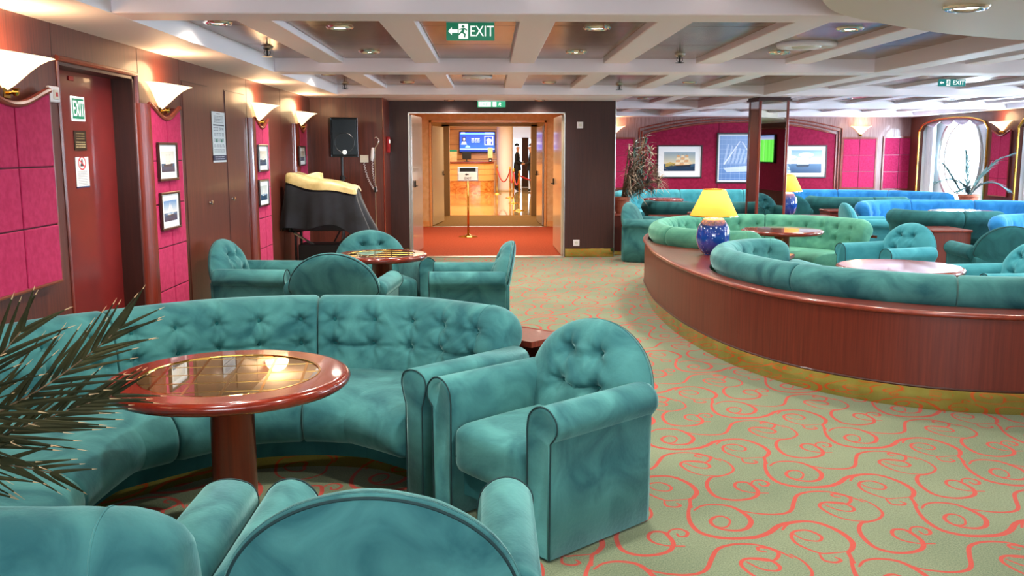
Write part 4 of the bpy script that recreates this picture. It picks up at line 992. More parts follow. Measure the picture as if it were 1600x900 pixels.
def marine():
    a = canvas(300, 190, '#9db8d4'); grad(a, 0, .6, '#7fa6d0', '#dfe6ea'); grad(a, .6, 1, '#54789c', '#2a4a70')
    for cx_, cy_, r in ((.2, .3, .16), (.6, .2, .2), (.85, .35, .12)):
        poly(a, [(cx_+r*math.cos(k*PI/8), cy_+r*.5*math.sin(k*PI/8)) for k in range(16)], '#f2f4f2', .7)
    poly(a, [(.34, .66), (.70, .64), (.66, .74), (.38, .75)], '#2c3c50')
    for mx in (.42, .52, .62): poly(a, [(mx-.04, .3), (mx+.04, .3), (mx+.05, .62), (mx-.05, .62)], '#f4efe2', .85)
    return a
XN = XL+.062
for k, (y, z, s) in enumerate(((6.86, 1.465, 'small framed print of a steamship, upper one beside the dark red door'), (6.86, 1.11, 'small framed print of a sailing yacht, lower one beside the dark red door'), (9.72, 1.465, 'upper small framed ship print on the narrow panel past the cupboards'), (9.70, 1.11, 'lower small framed ship print on the narrow panel past the cupboards'), (11.74, 1.475, 'small framed ship print on the panel nearest the loudspeaker'))):
    picture('framed_print', s, sea_pic(k), XN, y, z, .40 if k < 4 else .36, .275 if k < 4 else .245, '+x', .018, 'frame', .045, 'small ship prints on the left wall')
picture('framed_painting', 'framed painting of a three masted sailing ship on the crimson wall', tall_ship(), 4.04, YF-.022, 1.30, .97, .70, '-y', .03, 'frame_silver', .12)
picture('framed_chart', 'tall framed blue ship drawing on the crimson wall left of the mirror column', chart(), 5.32, YF-.022, 1.375, .98, 1.07, '-y', .035, 'frame_silver', .03)
picture('framed_painting', 'framed pale blue marine painting on the crimson wall right of the mirror column', marine(), 6.68, YF-.022, 1.30, 1.06, .70, '-y', .03, 'frame_silver', .08)

# ---- signs
def arrow(cx, cz, s, d=-1):     # arrow outline in x,z pointing in -x (d=-1)
    P = [(0, 0), (.5, .5), (.5, .22), (1.3, .22), (1.3, -.22), (.5, -.22), (.5, -.5)]; return [(cx-d*s*x, cz+s*z) for x, z in P][::(1 if d < 0 else -1)]
def flat(pts, y0, y1):          # x,z outline -> thin plate facing -y
    return plate(pts, y0, y1, 'y')
def man_icon(cx, cz, s):
    P = [[(.0, .42), (.1, .36), (.1, .26), (0, .22), (-.1, .28), (-.08, .4)], [(-.12, .2), (.14, .22), (.3, .08), (.24, .02), (.1, .12), (.06, -.08), (.2, -.2), (.14, -.44), (.04, -.42), (.08, -.24), (-.1, -.1), (-.3, -.3), (-.36, -.22), (-.14, .0), (-.1, .12), (-.26, .06), (-.28, .14)]]
    return [[(cx+s*x, cz+s*z) for x, z in q] for q in P]
def exit_sign(label, x, y, z, w_, h_, m='green_sign', mw='sign_white', hang=0., order='arrow man text'):
    t = thing('exit_sign', label, 'exit sign', (x, y, z))
    obj('sign_body', bbox(-w_/2, w_/2, -.012, .012, -h_/2, h_/2, .003, 1), M[m], t)
    yy = -.0135
    if order == 'arrow man text':
        obj('arrow', flat(arrow(-w_*.46, 0, h_*.42), yy, yy+.003), M[mw], t); r = h_*.36
        obj('pictogram_field', flat([(-w_*.15-r*.7, -r*1.15), (-w_*.15+r*.75, -r*1.15), (-w_*.15+r*.75, r*1.15), (-w_*.15-r*.7, r*1.15)], yy, yy+.002), M[mw], t)
        obj('running_figure', join(*[flat(q, yy-.002, yy) for q in man_icon(-w_*.15, 0, h_*.8)]), M[m], t)
        text_obj('EXIT', h_*.82, M[mw], t, (w_*.235, yy, -h_*.02), sx=.82 if w_/h_ < 3 else 1.0)
    else:
        obj('lit_field', flat([(-w_*.46, -h_*.4), (-w_*.02, -h_*.4), (-w_*.02, h_*.4), (-w_*.46, h_*.4)], yy, yy+.002), M[mw], t)
        text_obj('EXIT', h_*.8, M[m], t, (-w_*.24, yy-.002, -h_*.02), sx=.9)
        obj('pictogram_field', flat([(w_*.04, -h_*.4), (w_*.17, -h_*.4), (w_*.17, h_*.4), (w_*.04, h_*.4)], yy, yy+.002), M[mw], t)
        obj('running_figure', join(*[flat(q, yy-.002, yy) for q in man_icon(w_*.30, 0, h_*.8)]), M[mw], t)
    if hang: obj('hanger', join(box(-w_*.3, -w_*.28, -.004, .004, h_/2, h_/2+hang), box(w_*.28, w_*.3, -.004, .004, h_/2, h_/2+hang), box(-w_/2, w_/2, -.014, .014, h_/2-.002, h_/2+.006)), M['steel'], t)
    return t
exit_sign('green hanging sign with white arrow, running figure and EXIT, top centre', -.123, 6.05, 2.29, .305, .112, hang=.014)
exit_sign('teal sign with arrow, running figure and EXIT above the daylight-blue banquettes', 5.12, 10.4, 2.285, .30, .078, 'teal_sign', hang=.036)
exit_sign('lit green and white EXIT light box above the double doorway', .02, 13.44, 2.19, .40, .085, 'sign_lit', 'sign_lit_w', hang=.008, order='lit')
# on the dark red door
t = thing('exit_sign', 'green and white EXIT sign stuck on the dark red door', 'exit sign', (XD+.001, 5.895, 1.80), PI/2)
obj('sign_body', bbox(-.095, .095, -.004, 0, -.075, .075, .002, 1), M['sign_white'], t); obj('green_field', box(-.082, .082, -.0055, -.004, -.062, .062), M['green_sign'], t)
text_obj('EXIT', .135, M['sign_white'], t, (0, -.007, -.004), sx=.56)
def textlines(a, x0, x1, ys, c='#606060', h=.012):
    for y in ys:
        x = x0
        while x < x1:
            l = random.uniform(.03, .09); rect(a, x, y, min(x+l, x1), y+h, c); x += l+.02
pl_ = canvas(120, 100, '#2a2014'); textlines(pl_, .18, .85, [.12, .26, .38], '#8a7a50', .05); textlines(pl_, .12, .9, [.55, .67, .79], '#b8a87a', .06)
t = tag(pquad('notice_plaque', (XD+.004, 5.815, 1.545), (0, .172, 0), (0, 0, .122), print_mat('plaque_print', pl_, rough=.3), th=.004), 'small dark brass plaque with fine lettering on the dark red door', 'plaque')
nt_ = canvas(150, 200, '#e2e0de'); 
for k in range(40): 
    a_ = 2*PI*k/40; poly(nt_, [(.5+.27*math.cos(a_)-.03, .2+.2*math.sin(a_)-.02), (.5+.27*math.cos(a_)+.03, .2+.2*math.sin(a_)-.02), (.5+.27*math.cos(a_)+.03, .2+.2*math.sin(a_)+.02), (.5+.27*math.cos(a_)-.03, .2+.2*math.sin(a_)+.02)], '#c8202a')
poly(nt_, [(.45, .08), (.55, .08), (.56, .2), (.66, .3), (.34, .3), (.42, .2)], '#1c1c20'); poly(nt_, [(.28, .1), (.32, .07), (.72, .3), (.68, .33)], '#c8202a')
textlines(nt_, .14, .86, [.46+.055*i for i in range(9)], '#7a7a80', .02); rect(nt_, 0, .955, 1, 1, '#1c2c60')
tag(pquad('notice_sheet', (XD+.004, 5.81, 1.315), (0, .185, 0), (0, 0, .19), print_mat('notice_print', nt_), th=.003), 'white notice with red prohibition circle below the plaque on the dark red door', 'notice')
po = canvas(150, 320, '#cdd8de'); textlines(po, .35, .65, [.03], '#444444', .012); textlines(po, .16, .84, [.08, .11, .14, .17, .2], '#60707c', .014); rect(po, .08, .25, .92, .275, '#3c4c5a')
for r in range(4):
    for c in range(4): textlines(po, .1+.21*c, .26+.21*c, [.31+.11*r, .335+.11*r, .36+.11*r], '#5a6a78', .012)
for c in (.25, .62): rect(po, c, .54, c+.12, .60, '#2f7d68')
textlines(po, .1, .9, [.74, .77, .80], '#6a7884', .012); rect(po, 0, .86, 1, .965, '#14224a'); textlines(po, .14, .86, [.885, .925], '#d8e0f0', .016)
tag(pquad('poster', (XL+.006, 8.215, 1.44), (0, .395, 0), (0, 0, .44), print_mat('poster_print', po), th=.003), 'pale blue timetable poster with dark foot band between the cupboard doors', 'poster')
t = thing('wall_switch', 'white call switch on the wall left of the dark red door', 'switch', (XL, 5.262, 1.852), PI/2)
obj('switch_plate', bbox(-.062, .062, -.022, 0, -.044, .044, .008), M['white'], t); obj('rocker', bbox(-.02, .035, -.028, -.02, -.028, .024, .003, 1), M['offwhite'], t); obj('call_mark', box(-.004, .02, -.030, -.027, -.012, .010), M['red'], t)
obj_ = tag(obj('door_tag', bbox(XD, XD+.006, 5.79, 5.86, 1.965, 1.992, .002, 1), M['red']), 'small red tag near the top of the dark red door', 'tag')
def wall_plate(label, x, z, kind):
    t = thing(kind, label, 'thermostat' if kind == 'thermostat' else 'socket', (x, 13.49, z))
    obj('cover_plate', bbox(-.045, .045, -.012, 0, -.045, .045, .004), M['white'], t)
    if kind == 'thermostat': obj('dial', bbox(-.022, .022, -.02, -.01, -.02, .02, .003), M['offwhite'], t)
    else:
        obj('socket_well', xf(lathe([(0, .013), (.022, .0135), (.024, .015), (.026, .012)], 20), rx=PI/2), M['offwhite'], t); obj('pin_hole', join(box(-.010, -.005, -.0155, -.012, -.003, .003), box(.005, .010, -.0155, -.012, -.003, .003)), M['black'], t)
wall_plate('white thermostat high on the dark wall right of the doorway', 1.288, 1.90, 'thermostat'); wall_plate('white round socket low on the dark wall right of the doorway', 1.253, .205, 'power_socket')
t = thing('fire_call_box', 'narrow red fire call box on the side wall left of the doorway', 'alarm', (-1.44, 13.15, 1.62), PI/2)
obj('box_body', bbox(-.09, .09, -.035, 0, -.11, .11, .008), M['red'], t); obj('white_label', box(-.05, .05, -.037, -.034, .02, .07), M['sign_white'], t)

# ---- loudspeaker on its stand
t = thing('loudspeaker', 'black loudspeaker high on a pole in the left corner', 'speaker', (-1.86, 11.8, 1.465), math.radians(22))
pts = [(-.165, -.14), (.165, -.14), (.13, .15), (-.13, .15)]
obj('cabinet', prism(pts, 0, .475), M['black_gloss'], t); obj('edge_band', tube([(-.165, -.142, 0), (-.165, -.142, .475), (.165, -.142, .475), (.165, -.142, 0)], .010, 6, True), M['black_gloss'], t)
gr = mat('speaker_grille', '#16222a', .5, metal=.4); noise_mix(gr, '#0b1116', '#17222a', (1,1,1), 220, 1)
obj('grille', bbox(-.152, .152, -.155, -.141, .02, .455, .006), gr, t)
obj('woofer_ring', xf(lathe([(.118, 0), (.122, .002), (.126, 0)], 30, cap=False), (0, -.156, .17), rx=PI/2), M['black_gloss'], t)
obj('round_emblem', join(xf(lathe([(.019, 0), (.023, .004), (.027, 0)], 20, cap=False), (0, -.157, .055), rx=PI/2), *[xf(box(-.0015, .0015, -.161, -.157, -.02, .02), (0, 0, .055), ry=0) if k == 0 else ([(x*math.cos(k*PI/3)+z*math.sin(k*PI/3), y, -x*math.sin(k*PI/3)+z*math.cos(k*PI/3)+.055) for x, y, z in box(-.0015, .0015, -.161, -.157, -.02, .02)[0]], box(0,1,0,1,0,1)[1]) for k in range(3)]), M['sign_white'], t)
t = thing('speaker_stand', 'black tripod pole under the loudspeaker', 'stand', (-1.86, 11.8, 0))
obj('pole', tube([(0, 0, .1), (0, 0, 1.463)], .018, 10), M['black_gloss'], t); obj('collar', join(xf(lathe([(.024, 0), (.032, .01), (.032, .06), (.024, .07)], 12), (0, 0, 1.16)), tube([(0, 0, 1.2), (.055, -.01, 1.2)], .008, 6)), M['black'], t)
for k in range(3):
    a = k*2*PI/3+.5; obj('leg', join(tube([(0, 0, .62), (.42*math.cos(a), .42*math.sin(a), .015)], .011, 6), tube([(0, 0, .25), (.24*math.cos(a), .24*math.sin(a), .27)], .008, 6)), M['black'], t)
# ---- draped equipment
t = thing('keyboard_rack', 'black equipment rack under the dark cloth', 'equipment', (-1.93, 10.95, 0))
obj('case', bbox(-.36, .36, -.2, .2, .62, 1.10, .01), M['black_gloss'], t); obj('crossbar', join(tube([(-.34, -.2, .6), (.34, .2, .1)], .014, 6), tube([(.34, -.2, .6), (-.34, .2, .1)], .014, 6)), M['steel'], t)
obj('lower_case', bbox(-.30, .30, -.18, .18, .06, .46, .01), M['black'], t)
for sx in (-.33, .33): obj('leg', join(tube([(sx, -.16, 0), (sx, -.16, .62)], .014, 6), tube([(sx, .16, 0), (sx, .16, .62)], .014, 6)), M['black'], t)
def drape(x0, x1, y0, y1, zl, zr, hem, flare, v0, v1, nu=160, nv=22, off=0.):
    V, F = [], []; per = 2*(x1-x0+y1-y0)
    def pt(u, v):
        d = u*per; w_, h_ = x1-x0, y1-y0
        if d < w_: x, y, nx, ny = x0+d, y0, 0, -1
        elif d < w_+h_: x, y, nx, ny = x1, y0+d-w_, 1, 0
        elif d < 2*w_+h_: x, y, nx, ny = x1-(d-w_-h_), y1, 0, 1
        else: x, y, nx, ny = x0, y1-(d-2*w_-h_), -1, 0
        cxx, cyy = (x-(x0+x1)/2), (y-(y0+y1)/2); q = norm2((cxx/w_, cyy/h_)); nx, ny = norm2((nx*.5+q[0]*.5, ny*.5+q[1]*.5))
        top = zl+(zr-zl)*(x-x0)/w_+.012*math.sin(x*11)+.012*math.sin(y*13+x*5)
        if v <= 0: k = 1+v; return (x*k+(x0+x1)/2*(1-k), y*k+(y0+y1)/2*(1-k), top+.015*math.sin(k*9))
        f = flare*v**1.2*(1+1.6*max(nx, 0))+.035*v*math.sin(d*19+1.3*math.sin(d*7))+.008*math.sin(d*47)*v
        hm = hem+.06*math.sin(d*5.1)+.04*math.sin(d*11+2)
        return (x+nx*(f+off), y+ny*(f+off), top+(hm-top)*v-.012*(1-math.cos(min(v*12, PI))))
    for i in range(nu):
        for j in range(nv+1):
            vv = v0+(v1-v0)*j/nv; V.append(pt(i/nu, vv*(.5+1.5*abs(math.sin(i/nu*per*2.3+.8))) if v1 < 1 and vv > 0 else vv))
    for i in range(nu):
        for j in range(nv): a, b = i*(nv+1)+j, ((i+1) % nu)*(nv+1)+j; F.append((a, a+1, b+1, b))
    if v0 < 0: F.append(tuple(i*(nv+1) for i in range(nu)))
    return V, F
t = thing('dust_cloth', 'black cloth with gold satin top draped over the equipment in the corner', 'cloth', (-1.93, 10.95, 0))
obj('black_drape', drape(-.40, .37, -.24, .24, 1.24, 1.12, .66, .08, .0, 1), M['cloth'], t, smooth_=True)
obj('gold_top', drape(-.40, .37, -.24, .24, 1.254, 1.134, .66, .08, -.98, .085, off=.010), M['goldcloth'], t, smooth_=True)
# ---- socket, handset with coiled cord, chrome microphone stand
t = thing('wall_phone', 'white handset with coiled cord hanging from a beige wall box', 'phone', (-1.70, 12.70, 1.43))
obj('wall_box', bbox(-.055, .055, -.03, 0, -.05, .05, .006), M['offwhite'], t); obj('handset', xf(rbox(.022, .02, .09, .018, 3), (.115, -.05, .06), ry=.1), M['white'], t, smooth_=True)
cord = []
for k in range(220):
    u = k/219; x = -.0+.10*math.sin(u*PI)**2*1+.115*u; z = -.05-1.05*math.sin(u*PI)*.38+.02*u; a = u*2*PI*34
    cord.append((x+.010*math.cos(a), -.04+.010*math.sin(a), z+.004*math.cos(a)))
obj('coiled_cord', tube(cord, .0035, 5), M['white'], t, smooth_=True)
t = thing('microphone_stand', 'thin chrome microphone stand with curled top beside the handset', 'stand', (-1.50, 12.2, 0))
obj('pole', tube([(0, 0, .02), (0, 0, 1.5), (.01, -.01, 1.58), (.05, -.02, 1.63), (.06, -.02, 1.68), (.03, -.02, 1.71), (.0, -.02, 1.69)], .009, 8), M['chrome'], t, smooth_=True)
obj('round_base', lathe([(0, 0), (.14, 0), (.145, .01), (.13, .02), (.02, .035), (.012, .05)], 28), M['black'], t, smooth_=True); obj('clutch', xf(lathe([(.012, 0), (.016, .01), (.016, .06), (.012, .07)], 12), (0, 0, 1.0)), M['black'], t)

# ================================================================== PLANTS
def blade(p, d, l, w_, droop, up=Vector((0, 0, 1)), seg=4):
    p, d = Vector(p), Vector(d).normalized(); s = d.cross(up); s = s.normalized() if s.length > .05 else Vector((1, 0, 0)); V, F = [], []
    nrm = s.cross(d)
    for i in range(seg+1):
        t = i/seg; c = p+d*l*t+Vector((0, 0, -droop*l*t*t)); ww = w_*((1-t)**.75*min(1, t*4+.45) if i < seg else .03)
        V += [c-s*ww, c+nrm*ww*.35, c+s*ww]
    for i in range(seg):
        a = 3*i; F += [(a, a+1, a+4, a+3), (a+1, a+2, a+5, a+4)]
    return V, F
def frond(parent, path, n, ll, w_, m, ang=.75, droop=.25, taper=.5, separate=True, start=.15, tipm=None, rr=.006, seg=4, up=Vector((0, 0, 1))):
    P = smooth(path, 10); S = [0]
    for a, b in zip(P[:-1], P[1:]): S.append(S[-1]+(b-a).length)
    T = S[-1]; f = obj('frond', tube(P, [rr*(1-.7*s/T) for s in S], 5), M['stem'] if m != 'leaf_blue' else M[m], parent); G, GT = [], []
    for k in range(n):
        u = start+(1-start)*k/(n-1); j = min(int(np.searchsorted(S, u*T)), len(P)-1); j = max(j, 1); p = P[j-1].lerp(P[j], (u*T-S[j-1])/max(S[j]-S[j-1], 1e-9)); d = (P[j]-P[j-1]).normalized()
        side = d.cross(up); side = side.normalized() if side.length > .01 else Vector((0, 1, 0)); upv = side.cross(d)
        for s in (-1, 1):
            an = ang*(1-.55*u)+random.uniform(-.12, .12); dr = d*math.cos(an)+side*s*math.sin(an)*.8+upv*(.25+random.uniform(-.2, .25))*math.sin(an)
            l = ll*(math.sin(PI*(.18+.72*u))**.6)*random.uniform(.85, 1.1); g = blade(p, dr, l, w_*random.uniform(.8, 1.1), droop*random.uniform(.4, 1.4), up=(up+Vector((random.uniform(-.4, .4), random.uniform(-.4, .4), random.uniform(-.3, .3)))).normalized(), seg=seg)
            if separate:
                o = obj('leaflet', g, M[m], f)
                if tipm: 
                    o.data.materials.append(M[tipm]); 
                    for q in o.data.polygons[-2:]: q.material_index = 1
            else: G.append(g)
    if G: obj('leaflets', join(*G), M[m], f)['kind'] = 'stuff'
    return f
def pot(parent, r, h_, m='terracotta', z=0):
    obj('pot', lathe([(0, 0), (r*.68, 0), (r*.72, .01), (r*.92, h_*.78), (r*.93, h_*.8), (r*1.02, h_*.82), (r*1.04, h_), (r*.94, h_), (r*.9, h_*.86), (0, h_*.86)], 30, cap=False), M[m], parent, smooth_=False)
    obj('soil', lathe([(0, h_*.9), (r*.5, h_*.89), (r*.91, h_*.87)], 20), M['soil'], parent)
t = thing('potted_palm', 'dark green feathery palm reaching in from the left edge above the banquette', 'plant', (-1.98, 1.45, 0))
o0 = Vector((-1.98, 1.45, 0)); pot(t, .2, .42)
for k, (a, b) in enumerate(((.02, .0), (-.03, .04), (.03, -.04))): obj('stem', tube([(a, b, .36), (a*2+.02, b*2+.03, .6), (.10+a, .15+b, .84)], .022, 8), M['stem'], t, smooth_=True)
FR = [[(-1.86, 1.62, .86), (-1.45, 1.95, .93), (-1.263, 2.1, .906), (-1.124, 2.2, .958), (-1.021, 2.28, 1.030), (-.944, 2.34, 1.10)],
      [(-1.84, 1.60, .84), (-1.5, 1.95, .90), (-1.3, 2.15, .845), (-1.165, 2.25, .868), (-1.07, 2.33, .895), (-.99, 2.38, .915)],
      [(-1.86, 1.60, .82), (-1.5, 1.86, .84), (-1.253, 2.05, .81), (-1.189, 2.12, .82), (-1.130, 2.16, .80), (-1.077, 2.20, .77)],
      [(-1.86, 1.62, .88), (-1.5, 1.85, 1.02), (-1.20, 2.0, 1.0), (-1.12, 2.05, 1.07), (-1.07, 2.10, 1.14)],
      [(-1.90, 1.60, .88), (-1.95, 1.75, 1.1), (-1.98, 1.9, 1.2), (-2.0, 2.0, 1.24)], [(-1.88, 1.58, .88), (-2.0, 1.3, 1.12), (-2.05, 1.0, 1.15), (-2.05, .8, 1.05)], [(-1.86, 1.58, .88), (-1.6, 1.3, 1.1), (-1.4, 1.1, 1.1)]]
for k, q in enumerate(FR): frond(t, [Vector(p)-o0 for p in q], (34, 34, 20, 24, 14, 14, 12)[k], (.27, .25, .20, .27, .28, .28, .28)[k], .0080, 'leaf', .95, .06, start=.22, tipm='leaf_tip', seg=9, up=Vector((.2, -.85, .5)))
# bushy plant by the doorway wall
t = thing('potted_dracaena', 'bushy pale brown leaved plant in a terracotta pot right of the doorway wall', 'plant', (2.0, 14.15, .6)); pot(t, .13, .24)
for k in range(10):
    bx, by = (.35, .12, .5, .22, .42, .1, .3, .55, .18, .4)[k], random.uniform(-.10, .22); hz = (1.15, .95, .7, 1.05, .95, .6, .8, .5, .75, .5)[k]
    if k == 0: bx, by, hz = .35, 0, 1.15
    obj('stem', tube([(0, 0, .2), (bx*.5, by*.5, .2+hz*.4), (bx, by, hz)], .012, 6), M['stem'], t)
    G = []
    for i in range(80):
        e = random.uniform(-.35, 1.2); u = random.uniform(.15, 1); p_x = bx*min(1, u*1.7); a = random.uniform(0, 2*PI) if p_x > .12 else random.uniform(-1.7, 1.7); p = (bx*min(1, u*1.7), by*u, .2+(hz-.2)*u)
        G.append(blade(p, (math.cos(a)*math.cos(e), math.sin(a)*math.cos(e), math.sin(e)), random.uniform(.16, .27), .012, .45, seg=4))
    obj('leaf_cluster', join(*G), M['leaf_dry'] if k % 3 else M['leaf_far'], t)['kind'] = 'stuff'
# palm on the window shelf
t = thing('potted_palm', 'slender arching palm in a terracotta pot before the bright arched window', 'plant', (8.08, 15.55, .6)); pot(t, .165, .2)
for q in ([(0, 0, .16), (.15, 0, .45), (.45, .05, .75), (.72, .05, .88)], [(0, 0, .16), (-.1, 0, .35), (-.3, 0, .45), (-.55, 0, .42)], [(0, 0, .16), (.0, .1, .5), (-.02, .15, .9)], [(0, 0, .16), (-.15, .05, .3), (-.35, .1, .62), (-.42, .1, .70)], [(0, 0, .16), (.12, -.1, .35), (.3, -.2, .4), (.5, -.25, .3)], [(0, 0, .16), (-.12, -.15, .3), (-.3, -.25, .28)]):
    frond(t, q, 30, .22, .015, 'leaf_blue', .6, .3, separate=False, seg=3)
# glass on the dark table
t = tag(obj('drinking_glass', xf(lathe([(.0, .0), (.03, 0), (.036, .11), (.033, .11), (.028, .006), (0, .006)], 20, cap=False), (3.12, 12.55, .70)), mat('clear_tumbler', '#eef4f4', .05, trans=.9, ior=1.3), smooth_=True), 'clear drinking glass on the dark red table beyond the yellow lamp', 'glass')

# ================================================================== LOBBY
t = thing('stanchion_sign', 'brass post with a framed EXIT arrow card standing in the vestibule', 'sign', (-.40, 16.65, 0))
obj('post', tube([(0, 0, .02), (0, 0, 1.0)], .018, 12), M['brass'], t, smooth_=True); obj('round_base', lathe([(0, 0), (.17, 0), (.17, .012), (.05, .03), (.02, .06)], 30), M['brass'], t, smooth_=True)
obj('sign_frame', join(bbox(-.185, .185, -.012, .012, 1.0, 1.245, .006), xf(lathe([(.012, 0), (.02, .01), (.012, .03)], 10), (0, 0, .975))), M['steel'], t)
obj('sign_card', box(-.165, .165, -.015, -.012, 1.015, 1.155), M['paper'], t); obj('dark_window', box(-.14, .14, -.016, -.012, 1.165, 1.23), M['black'], t)
obj('arrow', flat(arrow(-.05, 1.115, .05), -.0165, -.015), M['ink'], t); text_obj('EXIT', .062, M['ink'], t, (.0, -.017, 1.045))
t = thing('reception_desk', 'curved reception desk with orange marble foot in the bright lobby', 'desk', (-1.2, 33.4, 0))
def arc_wall(r0, r1, z0, z1, xs=(-2.6, 1.35)):
    a = [(xs[0], 0)]+[(x, -.0+.55*((x-xs[0])/(xs[1]-xs[0]))**3*0) for x in np.linspace(xs[0]+.1, xs[1]-.5, 8)]+[(xs[1]-.5+.5*math.sin(b), .5-.5*math.cos(b)) for b in np.linspace(0, PI/2, 8)]+[(xs[1], 1.2)]
    return prism([(x, y+r0) for x, y in a]+[(xs[0], 1.2)], z0, z1)
obj('marble_foot', arc_wall(.0, 0, 0, .44), M['orange_marble'], t)
for k, (z0, z1) in enumerate(((.45, .66), (.67, .86), (.87, 1.06))): obj('wood_panel', arc_wall(-.03, 0, z0, z1), M['light_wood'], t)
obj('countertop', arc_wall(-.08, 0, 1.07, 1.12), M['wood_edge'], t)
tv = canvas(320, 180, '#1838b8'); grad(tv, 0, 1, '#1430a8', '#2058e0'); rect(tv, .02, .06, 1, .12, '#5aa0f0'); rect(tv, .72, .02, .97, .12, '#7ab0e8'); rect(tv, .04, .02, .15, .07, '#d8e8ff')
poly(tv, [(.04, .62), (.08, .48), (.16, .48), (.20, .62)], '#f0f4fa'); poly(tv, [(.07, .25), (.17, .25), (.18, .46), (.06, .46)], '#141c30'); poly(tv, [(.1, .3), (.15, .3), (.15, .42), (.1, .42)], '#e0d0c4'); poly(tv, [(.15, .78), (.2, .66), (.28, .70), (.3, .78)], '#7ab8f0')
for y in (.32, .40, .48): textlines(tv, .34, .58, [y], '#dce8ff', .035)
rect(tv, .71, .2, .96, .66, '#d4e4ff'); rect(tv, .73, .23, .94, .63, '#1838c0'); poly(tv, [(.78, .6), (.78, .46), (.76, .40), (.80, .34), (.82, .28), (.85, .34), (.90, .36), (.92, .44), (.89, .5), (.89, .6)], '#f4f8ff')
rect(tv, 0, .84, 1, .87, '#bcd4f8'); rect(tv, 0, .9, 1, 1, '#0c2468')
t = thing('television', 'wall television with a blue information screen in the lobby', 'television', (-.49, 35.4, 1.83))
obj('tv_case', bbox(-.68, .68, 0, .08, -.40, .40, .01), M['black'], t); pquad('screen', (-.655, -.004, -.36), (1.31, 0, 0), (0, 0, .735), print_mat('tv_print', tv, emit=1.0, rough=.3), t)
t = thing('monitor', 'black computer monitor on the reception desk under the television', 'monitor', (-.85, 33.75, 1.121))
obj('monitor_case', bbox(-.16, .16, -.02, .02, .1, .36, .01), M['black'], t); obj('monitor_foot', join(bbox(-.09, .09, -.07, .07, 0, .015, .004), box(-.02, .02, -.015, .015, .01, .15)), M['black_gloss'], t)
t = thing('card_dispenser', 'pale upright dispenser standing at the right end of the reception desk', 'dispenser', (-.0, 33.7, 1.121))
obj('stand', bbox(-.06, .06, -.05, .05, 0, .13, .008), M['black'], t); obj('leaflet_rack', bbox(-.09, .09, -.04, .04, .13, .5, .01), M['cream'], t); obj('white_button', box(-.03, .03, -.055, -.05, .03, .07), M['white'], t)
t = thing('display_board', 'cream board with green header at the left of the reception desk', 'board', (-1.40, 33.9, 1.121))
obj('board', bbox(-.25, .2, -.015, .015, 0, .42, .005), M['cream'], t); obj('green_header', box(-.25, .2, -.018, -.014, .36, .43), M['green_sign'], t)
t = thing('lobby_column', 'broad white column right of the reception desk', 'column', (.55, 35.2, 0)); obj('shaft', xf(lathe([(.30, 0), (.32, .1), (.30, .14), (.30, 2.5), (.33, 2.6)], 32), (0, 0, 0)), M['white'], t, smooth_=True)
t = thing('lit_window_panel', 'pale blue bright panel beyond the standing man in the lobby', 'window', (1.35, 39.8, .3)); obj('panel', box(-.5, .45, 0, .04, 0, 1.7), mat('bright_window', '#cfe6f4', .3, emit='#d0e8ff', emit_s=1.2), t); obj('panel_frame', join(box(-.55, -.5, -.02, .05, -.3, 2.1), box(.45, .5, -.02, .05, -.3, 2.1)), M['steel'], t)
t = thing('lobby_door', 'dark narrow wooden door leaf behind the standing man', 'door', (1.45, 38.9, 0)); obj('leaf', bbox(-.14, .14, 0, .05, .01, 2.05, .01), M['wood_dark'], t); obj('lobby_door_handle', box(-.11, -.08, -.05, 0, .98, 1.08), M['steel'], t)
PO = [(.24, 33.0), (.64, 30.3), (.68, 27.3), (.74, 23.9), (1.9, 24.1)]
for i, (x, y) in enumerate(PO):
    t = thing('rope_post', '%s brass rope post in the lobby' % ('farthest, slim', 'second farthest', 'middle', 'nearest and tallest looking', 'hidden right hand')[i], 'post', (x, y, 0), group='brass rope posts')
    obj('post', lathe([(0, .0), (.15, 0), (.15, .01), (.04, .03), (.022, .05), (.022, .9), (.035, .92), (.035, .95), (.02, .97), (.03, 1.0), (0, 1.02)], 18, cap=False), M['brass'], t, smooth_=True)
for i, (a, b, sag) in enumerate(((0, 1, .42), (1, 2, .35), (2, 3, .3), (3, 4, .16))):
    A, Bq = Vector((*PO[a], .9)), Vector((*PO[b], .9)); pth = [A.lerp(Bq, k/16)+Vector((0, 0, -sag*4*(k/16)*(1-k/16))) for k in range(17)]
    tag(obj('barrier_rope', tube(pth, .02, 8), M['rope'], smooth_=True), ('longest sagging red rope beside the reception desk', 'red rope between the far brass posts', 'short red rope before the standing man', 'red rope leading off to the right')[i], 'rope', 'red barrier ropes')
